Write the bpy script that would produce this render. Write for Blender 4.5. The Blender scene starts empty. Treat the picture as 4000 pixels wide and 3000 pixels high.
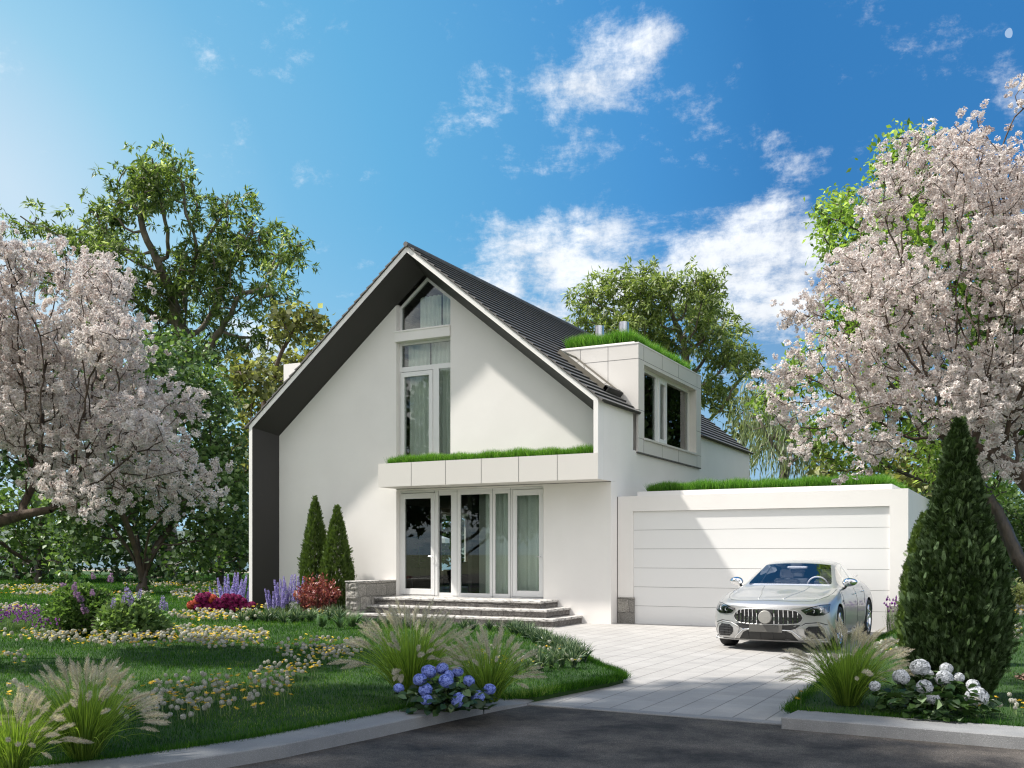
import bpy, bmesh, math, random
import numpy as np
from mathutils import Vector, Matrix
random.seed(7); RNG = np.random.default_rng(11)
DEN = True
SC = bpy.context.scene; COL = SC.collection
# ---------------------------------------------------------------- camera (world axes follow the house: X along the facade, Y into the plot)
FPX, YH, EYE, YAW = 3889.0, 2166.0, 1.55, math.atan(2030 / 3889.0)
FW = np.array([-math.sin(YAW), math.cos(YAW), 0.0]); RT = np.array([math.cos(YAW), math.sin(YAW), 0.0]); CP = np.array([0, 0, EYE])
def ray(px, py): return FW + RT * (px - 2000) / FPX + np.array([0, 0, (YH - py) / FPX])
def onX(px, py, X): d = ray(px, py); return CP + d * X / d[0]
def onY(px, py, Y): d = ray(px, py); return CP + d * Y / d[1]
def onZ(px, py, Z=0.0): d = ray(px, py); return CP + d * (Z - EYE) / d[2]
def atD(px, py, D): return CP + ray(px, py) * D
def gD(px, D, z=0.1): p = atD(px, 0, D); p[2] = z; return p
cam = bpy.data.cameras.new('camera'); cam.lens = 35.0; cam.sensor_width = 36.0; cam.shift_y = (YH - 1500) / 4000.0
cam.clip_start = 0.05; cam.clip_end = 6000
co = bpy.data.objects.new('camera', cam); COL.objects.link(co); co.location = (0, 0, EYE); co.rotation_euler = (math.pi / 2, 0, YAW)
SC.camera = co
# ---------------------------------------------------------------- object helpers
def link(name, me, parent=None, mats=None, **kw):
    o = bpy.data.objects.new(name, me); COL.objects.link(o)
    if mats is not None and me is not None:
        for m in (mats if isinstance(mats, (list, tuple)) else [mats]): me.materials.append(m)
    if parent is not None: o.parent = parent
    tag(o, **kw); return o
def tag(o, label=None, cat=None, group=None, kind=None):
    if label: o['label'] = label
    if cat: o['category'] = cat
    if group: o['group'] = group
    if kind: o['kind'] = kind
    return o
def thing(name, label, cat, loc=(0, 0, 0), rz=0.0, group=None):
    o = bpy.data.objects.new(name, None); o.empty_display_size = 0.2; COL.objects.link(o)
    o.location = loc; o.rotation_euler = (0, 0, rz); return tag(o, label, cat, group)
class MB:
    """collects polygons for one mesh"""
    def __init__(s): s.v = []; s.f = []; s.m = []; s.cur = 0; s.uv = None
    def add(s, vs, fs, m=None):
        b = len(s.v); s.v += [tuple(map(float, p)) for p in vs]
        for f in fs: s.f.append(tuple(i + b for i in f)); s.m.append(s.cur if m is None else m)
        return s
    def box(s, x0, x1, y0, y1, z0, z1, m=None):
        x0, x1 = min(x0, x1), max(x0, x1); y0, y1 = min(y0, y1), max(y0, y1); z0, z1 = min(z0, z1), max(z0, z1)
        return s.add([(x0, y0, z0), (x1, y0, z0), (x1, y1, z0), (x0, y1, z0), (x0, y0, z1), (x1, y0, z1), (x1, y1, z1), (x0, y1, z1)],
                     [(0, 3, 2, 1), (4, 5, 6, 7), (0, 1, 5, 4), (1, 2, 6, 5), (2, 3, 7, 6), (3, 0, 4, 7)], m)
    def prism(s, poly, axis, a, b, m=None):
        """poly: list of 2-D points; axis 'x': (y,z); 'y': (x,z); 'z': (x,y)"""
        n = len(poly)
        def mk(p, t): return {'x': (t, p[0], p[1]), 'y': (p[0], t, p[1]), 'z': (p[0], p[1], t)}[axis]
        vs = [mk(p, a) for p in poly] + [mk(p, b) for p in poly]
        fs = [tuple(range(n)), tuple(range(2 * n - 1, n - 1, -1))] + [(i, i + n, (i + 1) % n + n, (i + 1) % n) for i in range(n)]
        return s.add(vs, fs, m)
    def tube(s, pts, rs, n=8, m=None, cap=True):
        pts = [Vector(p) for p in pts]; k = len(pts)
        if not hasattr(rs, '__len__'): rs = [rs] * k
        vs = []; ref = None
        for i, p in enumerate(pts):
            d = (pts[min(i + 1, k - 1)] - pts[max(i - 1, 0)]).normalized()
            if ref is None: ref = d.orthogonal().normalized()
            ref = (ref - d * ref.dot(d)).normalized(); q = d.cross(ref)
            for j in range(n):
                a = 2 * math.pi * j / n; vs.append(p + (ref * math.cos(a) + q * math.sin(a)) * rs[i])
        fs = [(i * n + j, i * n + (j + 1) % n, (i + 1) * n + (j + 1) % n, (i + 1) * n + j) for i in range(k - 1) for j in range(n)]
        if cap: fs += [tuple(range(n - 1, -1, -1)), tuple((k - 1) * n + j for j in range(n))]
        return s.add(vs, fs, m)
    def lathe(s, prof, c=(0, 0, 0), n=24, m=None, axis='z'):
        vs = []; k = len(prof)
        for r, h in prof:
            for j in range(n):
                a = 2 * math.pi * j / n; x, y = r * math.cos(a), r * math.sin(a)
                p = {'z': (x, y, h), 'x': (h, x, y), 'y': (x, h, y)}[axis]
                vs.append((p[0] + c[0], p[1] + c[1], p[2] + c[2]))
        fs = [(i * n + j, i * n + (j + 1) % n, (i + 1) * n + (j + 1) % n, (i + 1) * n + j) for i in range(k - 1) for j in range(n)]
        return s.add(vs, fs, m)
    def build(s, name, mats, parent=None, smooth=False, bevel=0, **kw):
        me = bpy.data.meshes.new(name); me.from_pydata(s.v, [], s.f)
        o = link(name, me, parent, mats, **kw)
        if max(s.m, default=0): me.polygons.foreach_set('material_index', s.m)
        bm = bmesh.new(); bm.from_mesh(me); bmesh.ops.recalc_face_normals(bm, faces=bm.faces)
        if bevel: bmesh.ops.bevel(bm, geom=[e for e in bm.edges if e.is_manifold and e.calc_face_angle(0) > 0.5], offset=bevel, segments=1, affect='EDGES', clamp_overlap=True)
        bm.to_mesh(me); bm.free()
        if smooth: me.polygons.foreach_set('use_smooth', [True] * len(me.polygons))
        return o
def npmesh(name, V, Fc, mats, parent=None, attr=None, smooth=False, midx=None, **kw):
    """V (n,3); Fc (m,k) or list of such arrays"""
    if not isinstance(Fc, list): Fc = [Fc]
    me = bpy.data.meshes.new(name); me.vertices.add(len(V)); me.vertices.foreach_set('co', np.asarray(V, np.float32).ravel())
    ls = np.concatenate([f.ravel() for f in Fc]).astype(np.int32); tot = np.concatenate([np.full(len(f), f.shape[1], np.int32) for f in Fc])
    me.loops.add(len(ls)); me.loops.foreach_set('vertex_index', ls); me.polygons.add(len(tot))
    st = np.concatenate([[0], np.cumsum(tot)[:-1]]).astype(np.int32)
    me.polygons.foreach_set('loop_start', st); me.polygons.foreach_set('loop_total', tot)
    if attr is not None:
        a = me.attributes.new('v', 'FLOAT', 'POINT'); a.data.foreach_set('value', np.asarray(attr, np.float32))
    o = link(name, me, parent, mats, **kw)
    if midx is not None: me.polygons.foreach_set('material_index', np.asarray(midx, np.int32))
    if smooth: me.polygons.foreach_set('use_smooth', np.ones(len(tot), bool))
    me.update(calc_edges=True); return o
def frames(d, roll=None, rng=RNG):
    """rotation matrices whose Y axis is d and Z axis as 'up' as the roll allows"""
    d = d / (np.linalg.norm(d, axis=1, keepdims=True) + 1e-9); n = len(d)
    up = np.tile([0., 0., 1.], (n, 1)); up[np.abs(d[:, 2]) > .97] = [1, 0, 0]
    x = np.cross(d, up); x /= np.linalg.norm(x, axis=1, keepdims=True); z = np.cross(x, d)
    if roll is None: roll = rng.normal(0, .5, n)
    c, s = np.cos(roll)[:, None], np.sin(roll)[:, None]
    x2 = x * c + z * s; z2 = z * c - x * s
    return np.stack([x2, d, z2], 2)
def scatter(T, TF, R, P, S, var=None, tv=None, rng=RNG):
    """T (k,3) template, TF list of face arrays -> V, F, attr"""
    n, k = len(P), len(T); S = np.asarray(S, float)
    S = S[:, None, None] if S.ndim == 1 else S[:, None, :]
    V = np.einsum('nij,nkj->nki', R, T[None] * S) + P[:, None]
    off = (np.arange(n) * k)[:, None, None]
    F = [(f[None] + off).reshape(-1, f.shape[1]) for f in TF]
    var = rng.random(n) if var is None else var
    A = np.repeat(var, k) if tv is None else (np.clip(var[:, None] * 1.0 + tv[None], 0, 1)).ravel()
    return V.reshape(-1, 3), F, A
def merge(parts):
    Vs, Fs, As = [], {}, []; b = 0; order = []
    for V, F, A in parts:
        for f in F: Fs.setdefault(f.shape[1], []).append(f + b)
        Vs.append(V); As.append(A); b += len(V)
    return np.concatenate(Vs), [np.concatenate(Fs[k]) for k in sorted(Fs)], np.concatenate(As)
LEAF = np.array([[0, 0, 0], [-.5, .45, .1], [0, 1, -.06], [.5, .45, .1]], float); LEAFF = [np.array([[0, 3, 2], [0, 2, 1]])]
LEAF6 = np.array([[0, 0, 0], [-.42, .3, .08], [-.36, .65, .06], [0, 1, -.12], [.36, .65, .06], [.42, .3, .08], [0, .5, -.02]], float)
LEAF6F = [np.array([[0, 6, 1], [1, 6, 2], [2, 6, 3], [3, 6, 4], [4, 6, 5], [5, 6, 0]])]
def wid(T, w): T = T.copy(); T[:, 0] *= w; T[:, 2] *= max(w, .3); return T
# ---------------------------------------------------------------- materials
def nmat(name):
    m = bpy.data.materials.new(name); m.use_nodes = True; nt = m.node_tree; nt.nodes.clear()
    out = nt.nodes.new('ShaderNodeOutputMaterial'); return m, nt, out
class N:
    def __init__(s, nt): s.nt = nt
    def __call__(s, typ, _in=None, **kw):
        n = s.nt.nodes.new('ShaderNode' + typ)
        for k, v in kw.items(): setattr(n, k, v)
        for k, v in (_in or {}).items():
            if isinstance(v, bpy.types.NodeSocket): s.nt.links.new(v, n.inputs[k])
            else: n.inputs[k].default_value = v
        return n
def c4(c): return (c[0], c[1], c[2], 1.0)
def mat(name, col, rough=.6, metal=0.0, col2=None, nscale=4.0, bump=0.0, bscale=60.0, spec=.5, coat=0.0, detail=6.0, contrast=(.35, .65), col3=None, n3=40.0, stretch=None):
    m, nt, out = nmat(name); n = N(nt)
    p = n('BsdfPrincipled', {'Roughness': rough, 'Metallic': metal, 'Base Color': c4(col), 'Specular IOR Level': spec, 'Coat Weight': coat, 'Coat Roughness': .03})
    tc = n('TexCoord').outputs['Object']
    if stretch: tc = n('Mapping', {'Vector': tc, 'Scale': stretch}).outputs[0]
    if col2 is not None:
        no = n('TexNoise', {'Vector': tc, 'Scale': nscale, 'Detail': detail, 'Roughness': .6})
        mr = n('MapRange', {'Value': no.outputs['Fac'], 'From Min': contrast[0], 'From Max': contrast[1]})
        mx = n('Mix', {'Factor': mr.outputs[0]}, data_type='RGBA'); mx.inputs[6].default_value = c4(col); mx.inputs[7].default_value = c4(col2)
        c = mx.outputs[2]
        if col3 is not None:
            no = n('TexNoise', {'Vector': tc, 'Scale': n3, 'Detail': 3.0, 'Roughness': .6})
            mr = n('MapRange', {'Value': no.outputs['Fac'], 'From Min': .5, 'From Max': .7})
            m2 = n('Mix', {'Factor': mr.outputs[0]}, data_type='RGBA'); nt.links.new(c, m2.inputs[6]); m2.inputs[7].default_value = c4(col3); c = m2.outputs[2]
        nt.links.new(c, p.inputs['Base Color'])
    if bump:
        nb = n('TexNoise', {'Vector': tc, 'Scale': bscale, 'Detail': 5.0, 'Roughness': .65})
        b = n('Bump', {'Height': nb.outputs['Fac'], 'Strength': bump, 'Distance': .02}); nt.links.new(b.outputs[0], p.inputs['Normal'])
    nt.links.new(p.outputs[0], out.inputs[0]); return m
def leafmat(name, c1, c2, trans=.35, rough=.5, c3=None, tmul=1.3, spec=.35):
    m, nt, out = nmat(name); n = N(nt)
    at = n('Attribute', attribute_name='v')
    cr = n('ValToRGB', {'Fac': at.outputs['Fac']}); e = cr.color_ramp.elements
    e[0].color = c4(c1); e[1].color = c4(c2); e[0].position = .1; e[1].position = .9
    if c3 is not None: x = e.new(.97); x.color = c4(c3)
    p = n('BsdfPrincipled', {'Base Color': cr.outputs[0], 'Roughness': rough, 'Specular IOR Level': spec})
    g = n('Mix', {'Factor': 1.0}, data_type='RGBA', blend_type='MULTIPLY'); nt.links.new(cr.outputs[0], g.inputs[6]); g.inputs[7].default_value = (tmul * 1.1, tmul * 1.15, tmul * .55, 1)
    t = n('BsdfTranslucent', {'Color': g.outputs[2]})
    mx = n('MixShader', {'Fac': trans}); nt.links.new(p.outputs[0], mx.inputs[1]); nt.links.new(t.outputs[0], mx.inputs[2])
    nt.links.new(mx.outputs[0], out.inputs[0]); return m
def glassmat(name, tint=(.85, .92, .9), refl=1.0, ior=1.5, base=0.0):
    m, nt, out = nmat(name); n = N(nt)
    fr = n('Fresnel', {'IOR': ior}); mr = n('Math', {0: fr.outputs[0], 1: refl}, operation='MULTIPLY'); ad = n('Math', {0: mr.outputs[0], 1: base}, operation='ADD', use_clamp=True)
    t = n('BsdfTransparent', {'Color': c4(tint)}); g = n('BsdfGlossy', {'Color': (1, 1, 1, 1), 'Roughness': .0})
    mx = n('MixShader', {'Fac': ad.outputs[0]}); nt.links.new(t.outputs[0], mx.inputs[1]); nt.links.new(g.outputs[0], mx.inputs[2])
    nt.links.new(mx.outputs[0], out.inputs[0]); return m
def stonemat(name, light, dark, mortar, bw=.55, bh=.24, rot=None, spot=(.2, .19, .18)):
    m, nt, out = nmat(name); n = N(nt)
    tc = n('TexCoord').outputs['Object']; ge = n('NewGeometry')
    # courses run round the block: horizontal coordinate x+y, vertical z
    s = n('SeparateXYZ', {0: tc}); ad = n('Math', {0: s.outputs[0], 1: s.outputs[1]}, operation='ADD')
    wn = n('TexNoise', {'Vector': tc, 'Scale': 3.5, 'Detail': 3.0}); w2 = n('Math', {0: wn.outputs['Fac'], 1: .09}, operation='MULTIPLY')
    a1 = n('Math', {0: ad.outputs[0], 1: w2.outputs[0]}, operation='ADD'); a2 = n('Math', {0: s.outputs[2], 1: w2.outputs[0]}, operation='ADD')
    v = n('CombineXYZ', {0: a1.outputs[0], 1: a2.outputs[0]})
    br = n('TexBrick', {'Vector': v.outputs[0], 'Scale': 1.0, 'Mortar Size': .008, 'Mortar Smooth': .4, 'Brick Width': bw, 'Row Height': bh, 'Color1': c4(light), 'Color2': c4(dark), 'Mortar': c4(mortar), 'Bias': -.1})
    no = n('TexNoise', {'Vector': tc, 'Scale': 9.0, 'Detail': 9.0, 'Roughness': .75}); mr = n('MapRange', {'Value': no.outputs['Fac'], 'From Min': .42, 'From Max': .62})
    mx = n('Mix', {'Factor': mr.outputs[0]}, data_type='RGBA'); nt.links.new(br.outputs[0], mx.inputs[6]); mx.inputs[7].default_value = c4(spot)
    n2 = n('TexNoise', {'Vector': tc, 'Scale': 45.0, 'Detail': 6.0, 'Roughness': .7}); r2 = n('MapRange', {'Value': n2.outputs['Fac'], 'From Min': .35, 'From Max': .65, 'To Min': .55, 'To Max': 1.35})
    m3 = n('Mix', {'Factor': 1.0}, data_type='RGBA', blend_type='MULTIPLY'); nt.links.new(mx.outputs[2], m3.inputs[6]); nt.links.new(r2.outputs[0], m3.inputs[7])
    p = n('BsdfPrincipled', {'Base Color': m3.outputs[2], 'Roughness': .85})
    h = n('Math', {0: br.outputs['Fac'], 1: -1.2}, operation='MULTIPLY'); h2 = n('Math', {0: h.outputs[0], 1: n2.outputs['Fac']}, operation='ADD'); h3 = n('Math', {0: h2.outputs[0], 1: no.outputs['Fac']}, operation='ADD')
    b = n('Bump', {'Height': h3.outputs[0], 'Strength': .9, 'Distance': .03}); nt.links.new(b.outputs[0], p.inputs['Normal'])
    nt.links.new(p.outputs[0], out.inputs[0]); return m
M = {}
M['render'] = mat('white_render', (.82, .79, .752), .85, col2=(.79, .76, .722), nscale=1.2, bump=.05, bscale=60)
M['trim'] = mat('white_trim', (.83, .805, .77), .7, bump=.03, bscale=60, col2=(.80, .775, .74), nscale=2)
M['panel'] = mat('pale_cladding', (.67, .64, .595), .6, col2=(.63, .60, .56), nscale=90, contrast=(.3, .7), bump=.1, bscale=300)
M['joint'] = mat('dark_joint', (.12, .115, .11), .9)
M['soffit'] = mat('black_soffit', (.028, .026, .024), .55, bump=.1, bscale=200)
M['tile'] = mat('roof_tile', (.145, .135, .127), .55, col2=(.11, .103, .097), nscale=6, bump=.1, bscale=120)
M['tiledark'] = mat('roof_lip', (.03, .029, .028), .6)
M['frame'] = mat('window_frame', (.74, .735, .72), .4)
M['glass'] = glassmat('window_glass', (.90, .94, .92), .85)
M['glassdark'] = glassmat('side_glass', (.72, .78, .75), 1.5)
M['mirror'] = glassmat('roof_glass', (.3, .3, .3), 1.0, base=.75)
M['curtain'] = mat('curtain', (.84, .85, .80), .9)
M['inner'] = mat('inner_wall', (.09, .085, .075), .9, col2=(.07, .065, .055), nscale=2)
M['innerlight'] = mat('inner_light', (.42, .42, .39), .9)
M['floor'] = mat('oak_floor', (.16, .12, .08), .4, col2=(.11, .08, .055), nscale=5, stretch=(1, 8, 1))
M['steel'] = mat('steel', (.62, .62, .66), .28, metal=1.0, bump=.05, bscale=10, stretch=(30, 30, 1))
M['stone'] = stonemat('grey_stone', (.27, .25, .23), (.15, .14, .13), (.06, .055, .05), spot=(.12, .11, .10))
M['stonewall'] = stonemat('block_stone', (.46, .43, .38), (.25, .24, .22), (.10, .095, .085), bw=.42, bh=.30, spot=(.26, .245, .22))
M['tread'] = mat('stone_tread', (.54, .52, .49), .7, col2=(.16, .15, .14), nscale=9, detail=12, contrast=(.48, .62), bump=.6, bscale=30, stretch=(1, 1, 3))
M['soil'] = mat('soil', (.07, .05, .035), .95, col2=(.16, .12, .06), nscale=50, bump=.8, bscale=60)
M['kerb'] = mat('kerb_concrete', (.27, .27, .265), .85, col2=(.21, .21, .21), nscale=3, bump=.5, bscale=160, col3=(.35, .35, .35), n3=160)
M['bark'] = mat('bark', (.12, .085, .06), .9, col2=(.06, .042, .03), nscale=14, bump=.9, bscale=30, stretch=(1, 1, .3))
M['barkgrey'] = mat('grey_bark', (.21, .18, .14), .9, col2=(.11, .09, .07), nscale=3, bump=.6, bscale=10, stretch=(1, 1, .4))
M['barkdark'] = mat('dark_bark', (.035, .027, .02), .55, col2=(.07, .05, .032), nscale=10, bump=.9, bscale=14, stretch=(1, 1, .25))
M['stem'] = mat('green_stem', (.12, .17, .05), .7)
# ---------------------------------------------------------------- light
SUN = np.array([-.537, -.221, .814]); SUN /= np.linalg.norm(SUN)
sl = bpy.data.lights.new('sun', 'SUN'); sl.energy = 4.3; sl.angle = math.radians(1.6); sl.color = (1.0, .955, .89)
so = bpy.data.objects.new('sun', sl); COL.objects.link(so); so.rotation_euler = Vector(SUN).to_track_quat('Z', 'Y').to_euler(); so.location = (-20, -8, 30)
W = bpy.data.worlds.new('World'); SC.world = W; W.use_nodes = True; nt = W.node_tree; nt.nodes.clear(); n = N(nt)
sky = n('TexSky', sky_type='NISHITA', sun_disc=False); sky.sun_elevation = math.asin(SUN[2]); sky.sun_rotation = math.atan2(SUN[0], SUN[1])
sky.altitude = 200; sky.air_density = 1.0; sky.dust_density = 1.6; sky.ozone_density = 3.0
hs = n('HueSaturation', {'Saturation': 1.3, 'Value': 1.0, 'Hue': .495, 'Color': sky.outputs[0]})
g = n('TexCoord').outputs['Generated']
sp = n('SeparateXYZ', {0: g}); zz = n('Math', {0: sp.outputs[2], 1: .12}, operation='ADD'); zz = n('Math', {0: zz.outputs[0], 1: .05}, operation='MAXIMUM')
px = n('Math', {0: sp.outputs[0], 1: zz.outputs[0]}, operation='DIVIDE'); py = n('Math', {0: sp.outputs[1], 1: zz.outputs[0]}, operation='DIVIDE')
pv = n('CombineXYZ', {0: px.outputs[0], 1: py.outputs[0], 2: 0.0})
n1 = n('TexNoise', {'Vector': pv.outputs[0], 'Scale': 4.2, 'Detail': 13.0, 'Roughness': .68, 'Distortion': .2})
n2 = n('TexNoise', {'Vector': g, 'Scale': 11.0, 'Detail': 13.0, 'Roughness': .70, 'Distortion': .15})
nm0 = n('Mix', {'Factor': .5, 2: n1.outputs['Fac'], 3: n2.outputs['Fac']}); nm1 = n('Math', {0: nm0.outputs[0], 1: -.5}, operation='ADD'); nm = n('Math', {0: nm1.outputs[0], 1: 2.3, 2: .49}, operation='MULTIPLY_ADD')
BL = [(2280, 400, .09, .10), (2620, 330, .07, .09), (2150, 1130, .105, .30), (1930, 1180, .07, .22), (2420, 1000, .07, .22), (2350, 1230, .09, .30), (2250, 880, .05, .10), (2950, 1000, .075, .30), (3000, 1120, .07, .28), (2760, 1060, .045, .28), (3120, 880, .05, .2), (2690, 1120, .05, .24),
      (2900, 1330, .12, .14), (3200, 1250, .10, .16), (2200, 330, .06, .22), (2320, 430, .045, .2), (2500, 250, .05, .2), (2560, 150, .035, .18), (2450, 740, .05, .12), (2850, 320, .05, .12), (2760, 480, .04, .17), (2050, 90, .06, .14), (3100, 620, .05, .13), (3200, 60, .11, .13),
      (3400, 80, .07, .12), (3550, 560, .07, .12), (1840, 285, .022, .2), (1040, 1330, .055, .26), (1150, 1400, .05, .2), (840, 130, .04, .1), (1340, 120, .04, .1), (3420, 340, .05, .1), (3960, 430, .06, .16), (3000, 640, .03, .14)]
acc = None
for (bx, by, r, wgt) in BL:
    d = ray(bx, by); d = d / np.linalg.norm(d)
    dd = n('VectorMath', {0: g, 1: tuple(d)}, operation='DISTANCE')
    mr = n('MapRange', {'Value': dd.outputs['Value'], 'From Min': r * 1.25, 'From Max': 0.0, 'To Min': 0.0, 'To Max': wgt * (1.0 if by > 800 and wgt > .2 else (.80 if wgt > .15 else .5))}, interpolation_type='SMOOTHSTEP')
    acc = mr.outputs[0] if acc is None else n('Math', {0: acc, 1: mr.outputs[0]}, operation='MAXIMUM' if wgt < .15 else 'ADD').outputs[0]
accm = n('Math', {0: acc, 1: .44}, operation='MINIMUM')
su = n('Math', {0: nm.outputs[0], 1: accm.outputs[0]}, operation='ADD')
den = n('MapRange', {'Value': su.outputs[0], 'From Min': .58, 'From Max': 1.02, 'To Min': 0.0, 'To Max': .92}, interpolation_type='SMOOTHSTEP')
shd = n('MapRange', {'Value': n2.outputs['Fac'], 'From Min': .35, 'From Max': .65, 'To Min': .82, 'To Max': 1.08})
CLOUD = 6.2
cc = n('Mix', {'Factor': 1.0}, data_type='RGBA', blend_type='MULTIPLY'); cc.inputs[6].default_value = (CLOUD * .97, CLOUD, CLOUD * 1.04, 1); nt.links.new(shd.outputs[0], cc.inputs[7])
def lin(c): return [((x / 255 + .055) / 1.055) ** 2.4 for x in c]
SKYS, EXPO = .105, .74
gd_ = ray(-700, 1300); gd_ = gd_ / np.linalg.norm(gd_)
gdist = n('VectorMath', {0: g, 1: tuple(gd_)}, operation='DISTANCE'); rmp = n('ValToRGB', {'Fac': gdist.outputs['Value']}); ee = rmp.color_ramp.elements
stops = [(0.0, (226, 240, 249)), (.194, (212, 234, 246)), (.303, (160, 213, 238)), (.40, (124, 192, 230)), (.50, (104, 181, 226)), (.72, (70, 148, 212)), (.83, (50, 124, 190)), (1.0, (52, 124, 190))]
for q, (p_, c_) in enumerate(stops):
    e_ = ee[0] if q == 0 else (ee[1] if q == len(stops) - 1 else ee.new(p_)); 
for e_, (p_, c_) in zip(sorted(ee, key=lambda x: x.position), stops): e_.position = p_; e_.color = c4([v / (SKYS * 2 ** EXPO) / 6.5 for v in lin(c_)])
rs_ = n('VectorMath', {0: rmp.outputs[0], 1: (6.5, 6.5, 6.5)}, operation='MULTIPLY')
glo0 = n('Mix', {'Factor': .85}, data_type='RGBA'); nt.links.new(hs.outputs[0], glo0.inputs[6]); nt.links.new(rs_.outputs[0], glo0.inputs[7])
hz = n('MapRange', {'Value': sp.outputs[2], 'From Min': .34, 'From Max': .02, 'To Min': 0.0, 'To Max': .75}, interpolation_type='SMOOTHSTEP')
glow = n('Mix', {'Factor': hz.outputs[0]}, data_type='RGBA'); nt.links.new(glo0.outputs[2], glow.inputs[6]); glow.inputs[7].default_value = c4([v / (SKYS * 2 ** EXPO) for v in lin((176, 215, 238))])
# unseen bright cloud banks, added behind the viewpoint to lift and whiten the facade light
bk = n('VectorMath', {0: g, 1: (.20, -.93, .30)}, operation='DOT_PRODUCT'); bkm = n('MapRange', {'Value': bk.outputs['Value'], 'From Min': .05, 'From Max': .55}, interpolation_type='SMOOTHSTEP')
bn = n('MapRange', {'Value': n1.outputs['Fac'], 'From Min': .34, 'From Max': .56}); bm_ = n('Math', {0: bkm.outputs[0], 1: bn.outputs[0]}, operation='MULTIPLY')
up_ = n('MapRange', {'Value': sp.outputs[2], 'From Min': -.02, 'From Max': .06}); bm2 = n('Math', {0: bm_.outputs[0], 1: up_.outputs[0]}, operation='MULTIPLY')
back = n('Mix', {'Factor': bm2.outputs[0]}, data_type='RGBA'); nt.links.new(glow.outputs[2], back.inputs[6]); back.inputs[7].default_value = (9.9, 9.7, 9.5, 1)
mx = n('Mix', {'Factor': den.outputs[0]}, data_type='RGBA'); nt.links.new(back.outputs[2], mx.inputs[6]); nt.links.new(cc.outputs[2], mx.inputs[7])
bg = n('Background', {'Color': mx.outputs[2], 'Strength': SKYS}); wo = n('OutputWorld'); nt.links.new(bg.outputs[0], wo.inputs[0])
SC.view_settings.view_transform = 'Standard'; SC.view_settings.look = 'None'; SC.view_settings.exposure = EXPO; SC.view_settings.gamma = 1.0
SC.cycles.max_bounces = 8; SC.cycles.transparent_max_bounces = 16; SC.cycles.sample_clamp_indirect = 4.0; SC.cycles.use_denoising = DEN; SC.cycles.filter_width = 1.2; SC.cycles.denoising_prefilter = 'NONE'; SC.cycles.denoising_input_passes = 'RGB_ALBEDO_NORMAL'
# ================================================================= HOUSE
Y0, YW, YB = 19.87, 20.62, 32.66          # front of the gable frame, gable wall, back of the house
XL, XR, XC = -18.12, -8.28, -13.2         # outer faces and ridge
EAVE, APEX = 4.92, 8.9
XO = -14.01                               # left side of the glazed openings
house = thing('house', 'white rendered house with a steep dark gabled roof, glazed front and roof dormer', 'house', (XC, Y0, 0))
def H(mb, name, mats, parent=None, **kw):
    """mesh given in world coordinates, parented to the house or to one of its parts"""
    o = mb.build(name, mats, None, **kw); p = parent or house; o.parent = p
    root = p
    while root.parent: root = root.parent
    o.matrix_parent_inverse = Matrix.Translation(-root.location) if p.parent is None else Matrix.Identity(4)
    return o
# gable wall with three openings: built as wall pieces round the slots
XI0, XI1 = -17.745, -8.655                # inner feet of the frame at the wall plane
def zs(x): return 8.40 - .812 * abs(x - XC)   # soffit line at the wall
XU1 = -12.44; XD1 = -9.95; ZP = 3.18; ZF = .53
m = MB(); YT = YW + .28
def wallpoly(poly): m.prism(poly, 'y', YW, YT)
wallpoly([(XI0 - .005, 0), (XO, 0), (XO, zs(XO) + .03), (XI0 - .005, zs(XI0) + .03)])
wallpoly([(XU1, ZP + .02), (XI1 + .005, ZP + .02), (XI1 + .005, zs(XI1) + .03), (XU1, zs(XU1) + .03)])
m.box(XD1, XR, YW, YT, 0, ZP - .002)
m.box(XO, XD1, YW, YT, ZP - .04, ZP - .002)
m.box(XO, XD1, YW + .05, YT, -.05, .50)
H(m, 'wall', M['render'], label='sunlit gable wall')
m = MB(); m.box(XR - .28, XR, YT + .001, 22.0, -.05, EAVE - .05); m.box(XR - .28, XR, 22.0, 27.4, -.05, 4.0); m.box(XR - .28, XR, 27.4, YB, -.05, EAVE - .05)
m.box(XR - .02, XR, Y0 + .302, YW, ZP + .001, EAVE - .05); m.box(XR - .28, XR, YW, YT, ZP + .001, EAVE - .05)
H(m, 'side_wall', M['render'], label='shaded side wall above the garage')
m = MB(); m.box(XL, XL + .02, Y0 + .302, YW, -.05, EAVE - .05); m.box(XL, XL + .28, YW, 29.0, -.05, EAVE - .05); m.box(XL, XL + .28, 29.0, 31.6, -.05, 1.0); m.box(XL, XL + .28, 29.0, 31.6, 3.0, EAVE - .05); m.box(XL, XL + .28, 31.6, YB, -.05, EAVE - .05)
H(m, 'side_wall', M['render'], label='far side wall')
m = MB(); m.prism([(XL, -.05), (XR, -.05), (XR, EAVE - .05), (XC, APEX - .1), (XL, EAVE - .05)], 'y', YB, YB + .2); H(m, 'back_wall', M['render'])
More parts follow.
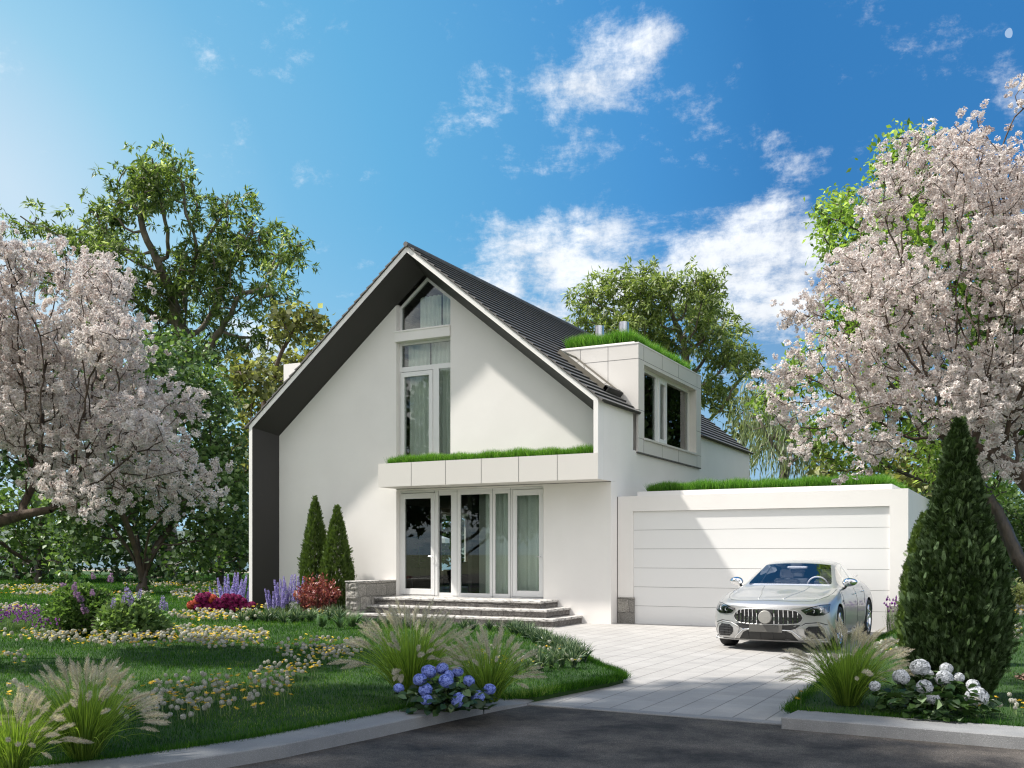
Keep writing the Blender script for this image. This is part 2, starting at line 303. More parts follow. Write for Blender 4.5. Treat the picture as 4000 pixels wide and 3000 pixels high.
# white frame: front outline is thin, the reveal tapers inwards to the wall
m = MB()
def ring(outer, y): return [(x, y, z) for x, z in outer]
of = [(XL, -.05), (XL, EAVE), (XC, APEX), (XR, EAVE), (XR, ZP)]
inf = [(XL + .11, -.05), (XL + .11, EAVE - .06), (XC, APEX - .146), (XR - .107, EAVE - .045), (XR - .107, ZP)]
ob = of; inb = [(XI0, -.05), (XI0, 4.70), (XC, 8.40), (XI1, 4.735), (XI1, ZP)]
vs = ring(of, Y0) + ring(inf, Y0) + ring(of, Y0 + .30)
fs = [(i, i + 5, i + 6, i + 1) for i in range(4)] + [(i, i + 1, i + 11, i + 10) for i in range(4)]
m.add(vs, fs); H(m, 'gable_frame', M['trim'])
m = MB(); k = .004
vs = ring(inf, Y0 + k) + ring(inb, YW + .02) 
fs = [(i, i + 5, i + 6, i + 1) for i in range(4)]
m.add(vs, fs); m.box(XI0 - .24, XI0 + .0, YW - .0, YW - .002, 0, .02); H(m, 'soffit', M['soffit'], label='black lining of the gable recess')
# roof: stepped tile courses on both slopes
sl_len = math.hypot(XR - XC, EAVE - APEX) + .10; ux, uz = (XR - XC) / math.hypot(XR - XC, EAVE - APEX), (EAVE - APEX) / math.hypot(XR - XC, EAVE - APEX)
m = MB(); NC = 27
for sgn in (1, -1):
    for i in range(NC):
        s0, s1 = sl_len * i / NC, sl_len * (i + 1) / NC + .02
        nx, nz = -uz, ux
        def P(s, t): return (XC + sgn * (ux * s + nx * t), APEX + .004 + uz * s + nz * t)
        a, b, c, d = P(s0, .022), P(s1, .062), P(s1, .018), P(s0, .004)
        yj = .02 * ((i * 7919) % 5) / 5
        g1, g2, g3, g4 = P(s1 + .001, .050), P(s1 + .006, .050), P(s1 + .006, .0), P(s1 + .001, .0)
        cut = sgn > 0 and APEX + uz * s1 < 6.56
        for ya_, yb_ in (((Y0 - .03 - yj * .4, 22.20 - .001), (27.22 + .001, YB + .25)) if cut else ((Y0 - .03 - yj * .4, YB + .25),)):
            m.prism([a, b, c, d], 'y', ya_, yb_, m=0); m.prism([g1, g2, g3, g4], 'y', ya_ + .01, yb_ - .01, m=1)
roof = H(m, 'roof', [M['tile'], M['tiledark']])
m = MB(); m.tube([(XC, Y0 - .06, APEX + .035), (XC, YB + .27, APEX + .035)], .062, 10); H(m, 'ridge_cap', M['tile'], roof)
# roof window lying in the slope
def RP(s, y, t): return (XC + ux * s - uz * t, y, APEX + uz * s + ux * t)
m = MB(); sA, sB, yA, yB_ = 4.20, 5.78, 21.27, 22.18
def slab(mb, s0, s1, y0, y1, t0, t1, mm=None):
    mb.add([RP(s0, y0, t0), RP(s1, y0, t0), RP(s1, y1, t0), RP(s0, y1, t0), RP(s0, y0, t1), RP(s1, y0, t1), RP(s1, y1, t1), RP(s0, y1, t1)],
           [(0, 3, 2, 1), (4, 5, 6, 7), (0, 1, 5, 4), (1, 2, 6, 5), (2, 3, 7, 6), (3, 0, 4, 7)], mm)
slab(m, sA, sB, yA, yA + .06, .02, .15); slab(m, sA, sB, yB_ - .05, yB_, .02, .15); slab(m, sA, sA + .07, yA + .06, yB_ - .05, .02, .149)
rw = H(m, 'roof_window', mat('bronze_frame', (.15, .135, .105), .5), roof)
m = MB(); slab(m, sB - .10, sB + .02, yA, yB_, .02, .17); H(m, 'sill', M['tiledark'], roof, label='black bottom cover of the roof window')
m = MB(); slab(m, sA + .07, sB - .10, yA + .06, yB_ - .05, .11, .13); H(m, 'pane', M['mirror'], roof, label='roof window pane mirroring the dormer')
# right dormer
DX, DY0, DY1, DZ0, DZ1 = -8.254 + .03, 22.20, 27.22, 3.98, 6.535
XIN = XC + (APEX - DZ1) / .809 - .35
m = MB()
wy0, wy1, wz0, wz1 = 22.60, 26.78, 4.33, 6.10
m.box(XIN, DX, DY0, DY0 + .12, 4.9, DZ1); m.box(XR + .002, DX, DY0, DY0 + .12, DZ0, 4.9)
m.box(XIN, DX, DY1 - .12, DY1, DZ0, DZ1)
m.box(XIN, DX, DY0 + .12, DY1 - .12, DZ1 - .12, DZ1)
m.box(DX - .34, DX, DY0 + .12, wy0, DZ0, DZ1 - .12); m.box(DX - .34, DX, wy1, DY1 - .12, DZ0, DZ1 - .12)
m.box(DX - .34, DX, wy0, wy1, DZ0, wz0); m.box(DX - .34, DX, wy0, wy1, wz1, DZ1 - .12)
dorm = H(m, 'dormer', M['panel'])
m = MB(); e = .003
for z in (4.28 + .02, 6.18): m.box(XIN, DX + e, DY0 - e, DY0 - e + .004, z, z + .008) if z > 5 else m.box(XR, DX + e, DY0 - e, DY0 - e + .004, 4.97, 4.978)
for x in (-9.72, -9.0): m.box(x, x + .008, DY0 - e, DY0, 5.2 if x > -9.4 else 5.9, DZ1 - .01)
m.box(-9.72, DX, DY0 - e, DY0, 4.97 + .0, 4.978)
for z in (4.30, 6.18): m.box(DX, DX + e, DY0, DY1, z, z + .008)
m.box(DX, DX + e, DY0, wy0, 4.97, 4.978); m.box(DX, DX + e, wy1, DY1, 4.97, 4.978)
for y in (22.56, 23.9, 25.2, 26.83):
    m.box(DX, DX + e, y, y + .008, 6.188, DZ1); m.box(DX, DX + e, y, y + .008, DZ0, 4.30)
m.box(XR, DX + .002, DY0 + .0, DY1, DZ0 - .03, DZ0 - .001)
H(m, 'joints', M['joint'], dorm)
m = MB(); m.box(XIN - .3, DX - .16, DY0 + .14, DY0 + .22, DZ1, DZ1 + .085); m.box(DX - .24, DX - .16, DY0 + .22, DY1 - .14, DZ1, DZ1 + .085); m.box(XIN - .3, DX - .16, DY1 - .22, DY1 - .14, DZ1, DZ1 + .085)
m.box(XIN - .3, DX + .01, DY0 - .01, DY0 + .14, DZ1 + .0015, DZ1 + .03); m.box(DX - .16, DX + .01, DY0 + .14, DY1 + .01, DZ1 + .0015, DZ1 + .03)
H(m, 'coping', M['trim'], dorm, label='white edge of the planted dormer roof')
m = MB(); m.box(XIN - .3, DX - .25, DY0 + .22, DY1 - .22, DZ1 + .002, DZ1 + .075); H(m, 'soil_bed', M['soil'], dorm)
def window(name_label, boxes, panes, fx, parent=None):
    fm = MB()
    for b in boxes: fm.box(*b)
    w = H(fm, 'window', M['frame'], parent, label=name_label)
    for p in panes: q = MB(); q.box(*p); H(q, 'pane', fx, w)
    return w
fxx = DX - .20
fb = lambda y0, y1, z0, z1, d=0: (fxx - .07, fxx + d, y0, y1, z0, z1)
W_ = .075
wd = window('three part dormer window', [fb(wy0, wy1, wz1 - W_, wz1), fb(wy0, wy1, wz0, wz0 + .06), fb(wy0, wy0 + .09, wz0 + .06, wz1 - W_), fb(wy1 - .09, wy1, wz0 + .06, wz1 - W_),
     fb(22.88, 22.98, wz0 + .06, wz1 - W_, .012), fb(24.0, 24.16, wz0 + .06, wz1 - W_), fb(24.16, 24.26, wz0 + .06, wz1 - W_, .03), fb(24.68, 24.78, wz0 + .06, wz1 - W_, .03), fb(24.26, 24.68, wz1 - .19, wz1 - W_, .03), fb(24.26, 24.68, wz0 + .06, wz0 + .17, .03), fb(24.78, 24.86, wz0 + .06, wz1 - W_)],
     [(fxx - .045, fxx - .03, a, b, wz0 + .06, wz1 - W_) for a, b in ((22.69, 22.88), (22.98, 24.0), (24.26, 24.68), (24.86, wy1 - .09))], M['glassdark'])
m = MB(); m.box(fxx - .02, DX + .035, wy0 - .02, wy1 + .02, wz0 - .035, wz0 + .012); H(m, 'sill', M['panel'], wd)
m = MB(); m.box(-10.9, -10.86, DY0 + .12, DY1 - .12, 4.0, DZ1 - .13); m.box(-10.86, DX - .35, DY0 + .13, DY0 + .16, 4.0, DZ1 - .13); m.box(-10.86, DX - .35, DY1 - .16, DY1 - .13, 4.0, DZ1 - .13); m.box(-10.86, DX - .35, DY0 + .2, DY1 - .2, 4.0, 4.05); H(m, 'inner_wall', mat('dormer_room', (.30, .31, .27), .9), dorm)
# left dormer and flues
m = MB(); m.box(-18.95, -15.5, 22.2, 27, 5.2, 6.98); H(m, 'dormer', M['render'], label='box dormer on the far slope')
for (bx, by, r) in ((2342, 1274, .125), (2437, 1259, .135)):
    p = onY(bx, by, 26.3 if r < .13 else 25.5); m = MB(); m.lathe([(r, 6.6), (r, p[2]), (r * .9, p[2]), (r * .9, p[2] - .2)], (p[0], p[1], 0), 20); H(m, 'flue_pipe', M['steel'], smooth=False)
# balcony planter over the entrance
m = MB(); PZ0, PZ1 = 3.18, 3.745; PX0 = -14.02
m.box(PX0, XR - .002, Y0 - .004, Y0 + .09, PZ0, PZ1); m.box(PX0, PX0 + .09, Y0 + .09, YW - .002, PZ0, PZ1); m.box(PX0 + .09, XR - .002, Y0 + .09, YW - .002, PZ0, PZ0 + .12); m.box(XR - .09, XR - .002, Y0 + .09, YW - .002, PZ0 + .12, PZ1)
for bx in (1606.6, 1740.4, 1880, 2025.6, 2177): x = onY(bx, 1850, Y0)[0]; m.box(x - .004, x + .004, Y0 - .007, Y0 - .0045, PZ0, PZ1, m=1)
pl = H(m, 'planter', [M['panel'], M['joint']])
m = MB(); m.box(PX0 + .09, XR - .09, Y0 + .09, YW - .002, PZ0 + .12, PZ1 - .0); H(m, 'soil_bed', M['soil'], pl)
m = MB(); m.box(XO + .01, XR, YW - .006, YW - .001, PZ0 - .013, PZ0 - .002); H(m, 'shadow_gap', M['joint'])
# upper glazing in the gable slot
YF = YW + .15
def yx(px): return onY(px, 1500, YF)[0]
xa, xb = XO, XU1
m = MB()
def pb(x0, x1, z0, z1, d=0): m.box(x0, x1, YF - d, YF + .07, z0, z1)
def pz(py, px=1650): return onY(px, py, YF)[2]
# reveal lining (left)
band0, band1 = 6.83, 7.06
m = MB(); m.box(xa - .03, xb - .002, YW - .035, YF + .05, band0, band1); m.box(xa - .05, xb - .002, YW - .05, YF + .04, band1, band1 + .035); H(m, 'lintel', M['trim'], label='white band between the gable windows')
def zt(x): return zs(x) - .02
# top window: polygonal frame following the roof
def polyframe(outer, w, y0, y1, name, label):
    mb = MB(); nn = len(outer); cx = sum(p[0] for p in outer) / nn; cz = sum(p[1] for p in outer) / nn
    inn = []
    for i in range(nn):
        p0, p1, p2 = Vector(outer[i - 1]), Vector(outer[i]), Vector(outer[(i + 1) % nn])
        d1, d2 = (p1 - p0).normalized(), (p2 - p1).normalized(); n1 = Vector((-d1.y, d1.x)); n2 = Vector((-d2.y, d2.x)); b = (n1 + n2).normalized(); inn.append(tuple(p1 + b * (w / max(.3, b.dot(n1)))))
    for i in range(nn):
        j = (i + 1) % nn; mb.prism([outer[i], outer[j], inn[j], inn[i]], 'y', y0, y1)
    return H(mb, name, M['frame'], label=label), inn
zb = band1 + .03
top = [(xa + .0, zb), (xb, zb), (xb, zt(xb)), (XC, zt(XC)), (xa, zt(xa))]
w1, inn = polyframe(top, .065, YF, YF + .07, 'window', 'pointed gable window')
m = MB(); m.prism(inn, 'y', YF + .03, YF + .045); H(m, 'pane', M['glass'], w1)
def curtain(x0, x1, z0, z1f, y, parent, name='curtain', amp=.035, per=.13, mat_=None, seed=1):
    rr = random.Random(seed); nn = max(8, int((x1 - x0) / .018)); vs = []; ph = rr.random() * 6
    for i in range(nn + 1):
        x = x0 + (x1 - x0) * i / nn; ph += 2 * math.pi * (x1 - x0) / nn / per * rr.uniform(.6, 1.4)
        yy = y + amp * math.sin(ph); vs += [(x, yy, z0), (x, yy, z1f(x) if callable(z1f) else z1f)]
    q = MB(); q.add(vs, [(2 * i, 2 * i + 2, 2 * i + 3, 2 * i + 1) for i in range(nn)])
    return H(q, name, mat_ or M['curtain'], parent, smooth=True)
curtain(-13.62, -12.98, zb, lambda x: min(zt(x) - .12, 8.0), YF + .32, w1, seed=3); curtain(-12.95, -12.2, zb, lambda x: min(zt(x) - .10, 8.0), YF + .30, w1, seed=4)
# transom and french window below the band
zT = 6.79; zM0, zM1 = 6.10, 6.22
m = MB(); b = lambda x0, x1, z0, z1, d=0: m.box(x0, x1, YF - d, YF + .07, z0, z1)
b(xa, xb, band0 - .07, band0 - .002); b(xa, xa + .06, zM1, band0 - .07); b(xb - .05, xb, zM1, band0 - .07); b(xa, xb, zM0, zM1)
w2 = H(m, 'window', M['frame'], label='transom window under the white band')
m = MB(); m.box(xa + .06, xb - .05, YF + .03, YF + .045, zM1, band0 - .07); H(m, 'pane', M['glass'], w2)
curtain(-13.9, -13.3, zM1, band0 + .1, YF + .28, w2, seed=5, amp=.045); curtain(-13.25, -12.3, zM1, band0 + .1, YF + .3, w2, seed=6, amp=.045)
zB = 3.35; xm0, xm1 = yx(1687), yx(1714)
m = MB(); b(xa, xa + .055, zB, zM0 - .001); b(xm0 + .03, xm1, zB, zM0 - .001); b(xb - .05, xb, zB, zM0 - .001)
b(xa + .055, xa + .15, zB, zM0 - .02, .03); b(xm0 - .07, xm0 + .03, zB, zM0 - .02, .03); b(xa + .15, xm0 - .07, zM0 - .13, zM0 - .02, .03)
w3 = H(m, 'window', M['frame'], label='tall french window above the planter')
for x0, x1 in ((xa + .15, xm0 - .07), (xm1, xb - .05)): m = MB(); m.box(x0, x1, YF + .02, YF + .035, zB, zM0 - .001); H(m, 'pane', M['glass'], w3)
curtain(-13.9, -13.28, 3.2, zM0 + .1, YF + .28, w3, seed=7, amp=.05); curtain(-13.24, -12.3, 3.2, zM0 + .1, YF + .3, w3, seed=8, amp=.05)
# upper room box (dark) behind
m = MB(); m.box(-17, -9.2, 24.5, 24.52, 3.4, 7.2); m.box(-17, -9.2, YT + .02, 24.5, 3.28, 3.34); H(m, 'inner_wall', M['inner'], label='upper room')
# ground floor glazing
ZD1 = ZP - .045; ZD0 = .50
def gx(px): return onY(px, 2100, YF)[0]
m = MB(); b = lambda x0, x1, z0, z1, d=0, dd=.07: m.box(x0, x1, YF - d, YF + dd, z0, z1)
b(XO, XD1, ZD1 - .06, ZD1); b(XO, XD1, ZD0, ZD0 + .05)
posts = [(XO, gx(1561) + .05), (gx(1700), gx(1710)), (gx(1766), gx(1794)), (gx(1917), gx(1930)), (gx(1989), gx(2001)), (gx(2124), XD1)]
for x0, x1 in posts: b(x0, x1, ZD0 + .05, ZD1 - .06, .012)
gf = H(m, 'door_frame', M['frame'], label='white frame of the ground floor glazing', bevel=.006)
m = MB()
for x0, x1 in ((gx(1697), gx(1700)), (gx(1713), gx(1715)), (gx(1786), gx(1788)), (gx(1924), gx(1925.5)), (gx(1994), gx(1995.5))): m.box(x0, x0 + .008, YF - .014, YF - .0125, ZD0 + .02, ZD1 - .02)
H(m, 'joints', M['joint'], gf)
def leaf(px0, px1, label):
    q = MB(); x0, x1 = gx(px0), gx(px1); d = .02; s = .11
    q.box(x0, x0 + s, YF - d, YF + .05, ZD0 + .06, ZD1 - .07); q.box(x1 - s, x1, YF - d, YF + .05, ZD0 + .06, ZD1 - .07)
    q.box(x0 + s, x1 - s, YF - d, YF + .05, ZD1 - .07 - s * 1.2, ZD1 - .07); q.box(x0 + s, x1 - s, YF - d, YF + .05, ZD0 + .06, ZD0 + .06 + s * 1.3)
    dd = H(q, 'door', M['frame'], label=label, bevel=.005)
    q = MB(); q.box(x0 + s, x1 - s, YF + .01, YF + .025, ZD0 + .06 + s * 1.3, ZD1 - .07 - s * 1.2); H(q, 'pane', M['glass'], dd)
    q = MB(); q.tube([(x1 - .05, YF - .03, 1.5), (x1 - .05, YF - .07, 1.5), (x1 - .15, YF - .07, 1.5)], .009, 6); H(q, 'handle', M['steel'], dd)
    return dd
d1 = leaf(1568, 1699, 'glazed door with a dark room behind'); d2 = leaf(2003, 2123, 'glazed door with pale curtains behind')
for a, c in ((1710, 1766), (1794, 1917), (1930, 1989)):
    m = MB(); x0, x1 = gx(a), gx(c); m.box(x0, x0 + .03, YF, YF + .05, ZD0 + .05, ZD1 - .06); m.box(x1 - .03, x1, YF, YF + .05, ZD0 + .05, ZD1 - .06); m.box(x0 + .03, x1 - .03, YF, YF + .05, ZD1 - .14, ZD1 - .06); m.box(x0 + .03, x1 - .03, YF, YF + .05, ZD0 + .05, ZD0 + .12)
    w = H(m, 'window', M['frame'], label='narrow fixed light between the doors' if c - a < 100 else 'wide fixed light in the middle of the glazing')
    m = MB(); m.box(x0 + .03, x1 - .03, YF + .02, YF + .035, ZD0 + .12, ZD1 - .14); H(m, 'pane', M['glass'], w)
    if a == 1794: curtain(gx(1876) - .02, x1 + .1, .5, 3.1, YF + .30, w, seed=9, amp=.03, per=.3); m = MB(); m.box(gx(1794) + .1, gx(1872), YF + .8, YF + .9, .5, 3.1); H(m, 'inner_wall', M['innerlight'], label='plain partition behind the glass')
    if a == 1930: curtain(x0 - .1, x1 + .1, .5, 3.1, YF + .26, w, seed=10, amp=.03, per=.22)
curtain(gx(2003) - .02, gx(2140), .5, 3.1, YF + .30, d2, seed=11, amp=.06, per=.26)
# ground floor room
m = MB(); m.box(XL + .28, XR - .28, YT + .05, YB - .01, .40, .47); H(m, 'room_floor', M['floor'])
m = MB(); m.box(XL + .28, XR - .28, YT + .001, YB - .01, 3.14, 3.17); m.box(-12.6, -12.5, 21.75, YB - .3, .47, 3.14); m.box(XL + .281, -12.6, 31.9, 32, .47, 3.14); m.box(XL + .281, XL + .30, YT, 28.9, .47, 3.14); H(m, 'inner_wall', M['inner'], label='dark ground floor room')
m = MB()
for y0, y1 in ((29.0, 29.1), (30.2, 30.3), (31.5, 31.6)): m.box(XL + .08, XL + .16, y0, y1, 1.0, 2.9)
m.box(XL + .08, XL + .16, 29.0, 31.5, 2.9, 3.0); w = H(m, 'window', M['frame'], label='garden window seen through the glazed door')
m = MB(); m.box(XL + .3, XL + .34, 30.5, 31.3, .6, 2.9); H(m, 'curtain', M['curtain'], w)
# ---- things inside the room
def part(mb, name, m_, parent, **kw): return mb.build(name, m_, parent, **kw)
t = thing('coffee_table', 'low dark table with metal legs behind the left glass door', 'table', (-14.15, 22.0, .47))
m = MB(); m.box(-.55, .75, -.35, .35, .46, .50); part(m, 'table_top', M['soffit'], t)
for x in (-.5, .7):
    for y in (-.3, .3): m = MB(); m.box(x - .02, x + .02, y - .02, y + .02, 0, .46); part(m, 'leg', M['steel'], t)
t = thing('potted_plant', 'leafy plant in a square dark pot on the table behind the glass', 'potted plant', (-14.25, 22.0, .97))
m = MB(); m.prism([(-.14, -.14), (.14, -.14), (.14, .14), (-.14, .14)], 'z', 0, .26); part(m, 'pot', M['soffit'], t)
m = MB(); m.tube([(0, 0, .2), (.03, 0, .5), (-.02, .02, .8)], .012, 6); part(m, 'stem', M['stem'], t)
P = np.array([[.02, 0, .3]] * 26) + RNG.normal(0, .05, (26, 3)) + np.linspace(0, .6, 26)[:, None] * [0, 0, 1]; d = RNG.normal(0, 1, (26, 3)); d[:, 2] = abs(d[:, 2]) * .3
V, F, A = scatter(wid(LEAF6, .8), LEAF6F, frames(d), P, np.full(26, .17)); npmesh('leaves', V, F, leafmat('indoor_leaf', (.02, .05, .02), (.05, .1, .03)), t, A)
t = thing('sofa', 'dark low sofa at the back of the room behind the doors', 'sofa', (-15.2, 27.5, .47))
m = MB(); m.box(-1.3, 1.3, -.45, .45, .08, .42); part(m, 'seat', M['soffit'], t, bevel=.03); m = MB(); m.box(-1.3, 1.3, .3, .5, .42, .85); part(m, 'backrest', M['soffit'], t, bevel=.03)
for x in (-1.4, 1.25): m = MB(); m.box(x, x + .15, -.45, .5, .08, .6); part(m, 'armrest', M['soffit'], t, bevel=.02)
# garden parasol seen through the house
t = thing('parasol', 'white garden parasol seen through the house behind the narrow light', 'parasol', (-24.0, 36.5, 0.1))
m = MB(); m.tube([(0, 0, 0), (0, 0, 2.6)], .03, 8); part(m, 'pole', M['steel'], t)
m = MB(); m.lathe([(0.0, 2.75), (1.7, 2.15), (1.7, 1.95)], n=8); part(m, 'canopy', M['trim'], t)
# ================================================================= GARAGE
YG = 20.98; GX0, GX1, GB = XR + .02, -2.153, 27.4; GZ = 2.853; GD0, GD1, GDZ = -7.905, -2.50, 2.513
gar = thing('garage', 'white flat roofed garage with a wide panelled door beside the house', 'garage', (-5.2, YG, 0))
def G(mb, name, mats, parent=None, **kw):
    o = mb.build(name, mats, None, **kw); o.parent = parent or gar
    o.matrix_parent_inverse = Matrix.Translation(-gar.location) if parent is None else Matrix.Identity(4); return o
m = MB(); m.box(GX0, GD0, YG, YG + .3, -.05, GZ); m.box(GD1, GX1, YG, YG + .3, -.05, GZ); m.box(GD0, GD1, YG, YG + .3, GDZ, GZ)
m.box(GX1 - .25, GX1, YG + .3, GB, -.05, GZ); m.box(GX0, GX1, GB, GB + .2, -.05, GZ); m.box(GX0, GX1 - .25, YG + .3, GB, GZ - .25, GZ - .05)
G(m, 'wall', M['render'])
m = MB(); m.box(GX0 - .018, GX0, YG - .001, YG + .01, -.05, GZ - .002); G(m, 'joint', M['joint'])
m = MB(); UX0, UX1, UY = -7.914, -2.49, 21.3
m.box(UX0, UX1, UY, UY + .10, GZ - .04, 2.972); m.box(UX1 - .10, UX1, UY + .10, GB - .1, GZ - .04, 2.972); m.box(UX0, UX0 + .1, UY + .1, GB - .1, GZ - .04, 2.972); G(m, 'upstand', M['trim'])
m = MB(); m.box(UX0 + .1, UX1 - .1, UY + .1, GB - .1, GZ - .06, 2.955); G(m, 'soil_bed', M['soil'])
gd = None; hs_ = GDZ / 6.0
pzs = [0, .405, .828, 1.25, 1.675, 2.095, GDZ]   # panel joints measured up the door
m = MB()
for i in range(6): m.box(GD0 + .002, GD1 - .002, YG + .045, YG + .10, pzs[i] + (.0035 if i else .0), pzs[i + 1] - .0035)
gd = G(m, 'garage_door', mat('door_paint', (.76, .75, .73), .45, bump=.04, bscale=150))
m = MB(); m.box(GD0, GD1, YG + .08, YG + .12, 0, GDZ); G(m, 'joint', M['joint'], gd)
for x0, x1, lab in ((GX0 + .0, GD0 + .03, None), (GD1 - .05, GX1 + .012, 'sunlit stone plinth on the outer corner')):
    m = MB(); m.box(x0, x1, YG - .022, YG + .04 if x0 < -5 else YG + .3, -.05, .59 if x0 < -5 else .53); G(m, 'stone_plinth', M['stonewall'], label=lab or 'dark stone plinth beside the house')
# ================================================================= STEPS AND LOW WALL
st = thing('stone_steps', 'three wide grey stone steps leading up to the glazed doors', 'steps', (-11.6, 19.6, 0))
for i, (x1, y0, z) in enumerate(((-8.96, 19.05, .176), (-9.26, 19.357, .353), (-9.558, 19.666, .523))):
    m = MB(); ox, oy = 11.6, -19.6; z0 = (-.05, .176, .353)[i]
    m.box(XO + .004 + ox, x1 - .03 + ox, y0 + .03 + oy, YW + .04 + oy, z0, z - .052); s = m.build('riser', M['stone'], st)
    m = MB(); m.box(XO + .004 + ox, x1 + ox, y0 + oy, YW + (.0 if i < 2 else .12) + oy, z - .052, z); m.build('tread', M['tread'], st, bevel=.008)
    if i == 2: pass
lw = thing('low_stone_wall', 'low wall of rough pale stone blocks at the left of the steps', 'wall', (-14.2, 19.8, 0))
m = MB(); rr = random.Random(4); m.box(-.185, .183, -.745, .815, -.05, .895)
zz0 = -.05
for r in range(4):                                    # rough faced blocks on the end of the wall
    z1 = [.2, .46, .70, .895][r]; cuts = [[-.185, .183], [-.185, -.06, .183], [-.185, .183], [-.185, -.1, .183]][r]
    for a, b2 in zip(cuts[:-1], cuts[1:]):
        gx_, gz_ = 6, 5; vs = []
        for j in range(gz_):
            for i in range(gx_):
                e = .0 if i in (0, gx_ - 1) or j in (0, gz_ - 1) else rr.uniform(.012, .05)
                vs.append((a + .006 + (b2 - a - .012) * i / (gx_ - 1), -.747 - e, zz0 + .006 + (z1 - zz0 - .012) * j / (gz_ - 1)))
        m.add(vs, [(j * gx_ + i, j * gx_ + i + 1, (j + 1) * gx_ + i + 1, (j + 1) * gx_ + i) for j in range(gz_ - 1) for i in range(gx_ - 1)])
    zz0 = z1
m.build('block_wall', M['stonewall'], lw)
m = MB(); m.box(-.195, .19, -.77, .818, .896, .925); m.build('coping', M['tread'], lw, bevel=.006)
# ================================================================= GROUND
def sheet(name, poly, z, m_, kind='structure', thick=0, **kw):
    bm = bmesh.new(); vs = [bm.verts.new((p[0], p[1], z)) for p in poly]; f = bm.faces.new(vs); bmesh.ops.recalc_face_normals(bm, faces=[f])
    if f.normal.z < 0: f.normal_flip()
    if thick:
        r = bmesh.ops.extrude_face_region(bm, geom=[f]); 
        for v in r['geom']:
            if isinstance(v, bmesh.types.BMVert): v.co.z = z
        for v in vs: v.co.z = z - thick
        bmesh.ops.recalc_face_normals(bm, faces=bm.faces)
    bmesh.ops.triangulate(bm, faces=[f for f in bm.faces if len(f.verts) > 4])
    me = bpy.data.meshes.new(name); bm.to_mesh(me); bm.free(); return link(name, me, None, m_, kind=kind, **kw)
M['earth'] = mat('far_ground', (.10, .13, .045), .95, col2=(.16, .15, .08), nscale=.05)
sheet('ground', [(-3000, -3000), (3000, -3000), (3000, 3000), (-3000, 3000)], -.06, M['earth'])
def asphalt():
    m, nt, out = nmat('asphalt'); n = N(nt); tc = n('TexCoord').outputs['Object']
    a = n('TexNoise', {'Vector': tc, 'Scale': 1.1, 'Detail': 9.0, 'Roughness': .72}); ar = n('MapRange', {'Value': a.outputs['Fac'], 'From Min': .38, 'From Max': .66})
    m1 = n('Mix', {'Factor': ar.outputs[0]}, data_type='RGBA'); m1.inputs[6].default_value = (.042, .038, .036, 1); m1.inputs[7].default_value = (.22, .19, .16, 1)
    s = n('TexVoronoi', {'Vector': tc, 'Scale': 130.0}); sr = n('MapRange', {'Value': s.outputs['Distance'], 'From Min': .1, 'From Max': .55, 'To Min': 1.7, 'To Max': .55})
    m2 = n('Mix', {'Factor': 1.0}, data_type='RGBA', blend_type='MULTIPLY'); nt.links.new(m1.outputs[2], m2.inputs[6]); nt.links.new(sr.outputs[0], m2.inputs[7])
    wn = n('TexWhiteNoise', {'Vector': n('VectorMath', {0: tc, 1: (130, 130, 130)}, operation='MULTIPLY').outputs[0]})
    sp = n('TexNoise', {'Vector': tc, 'Scale': 210.0, 'Detail': 2.0}); st = n('MapRange', {'Value': sp.outputs['Fac'], 'From Min': .66, 'From Max': .72, 'To Max': .55})
    m3 = n('Mix', {'Factor': st.outputs[0]}, data_type='RGBA'); nt.links.new(m2.outputs[2], m3.inputs[6]); m3.inputs[7].default_value = (.30, .27, .24, 1)
    p = n('BsdfPrincipled', {'Base Color': m3.outputs[2], 'Roughness': .8, 'Specular IOR Level': .35})
    h = n('Math', {0: s.outputs['Distance'], 1: a.outputs['Fac']}, operation='ADD'); b = n('Bump', {'Height': h.outputs[0], 'Strength': .8, 'Distance': .012}); nt.links.new(b.outputs[0], p.inputs['Normal'])
    nt.links.new(p.outputs[0], out.inputs[0]); return m
M['asphalt'] = asphalt()
sheet('road', [(-40, -30), (40, -30), (40, 9.14), (-2.0, 9.14), (-4.6, 9.16), (-4.78, 8.2), (-5.1, 6.0), (-5.5, 4.9), (-6.8, 3.05), (-9.1, 1.75), (-14, .5), (-40, -3.9)], 0.0, M['asphalt'])
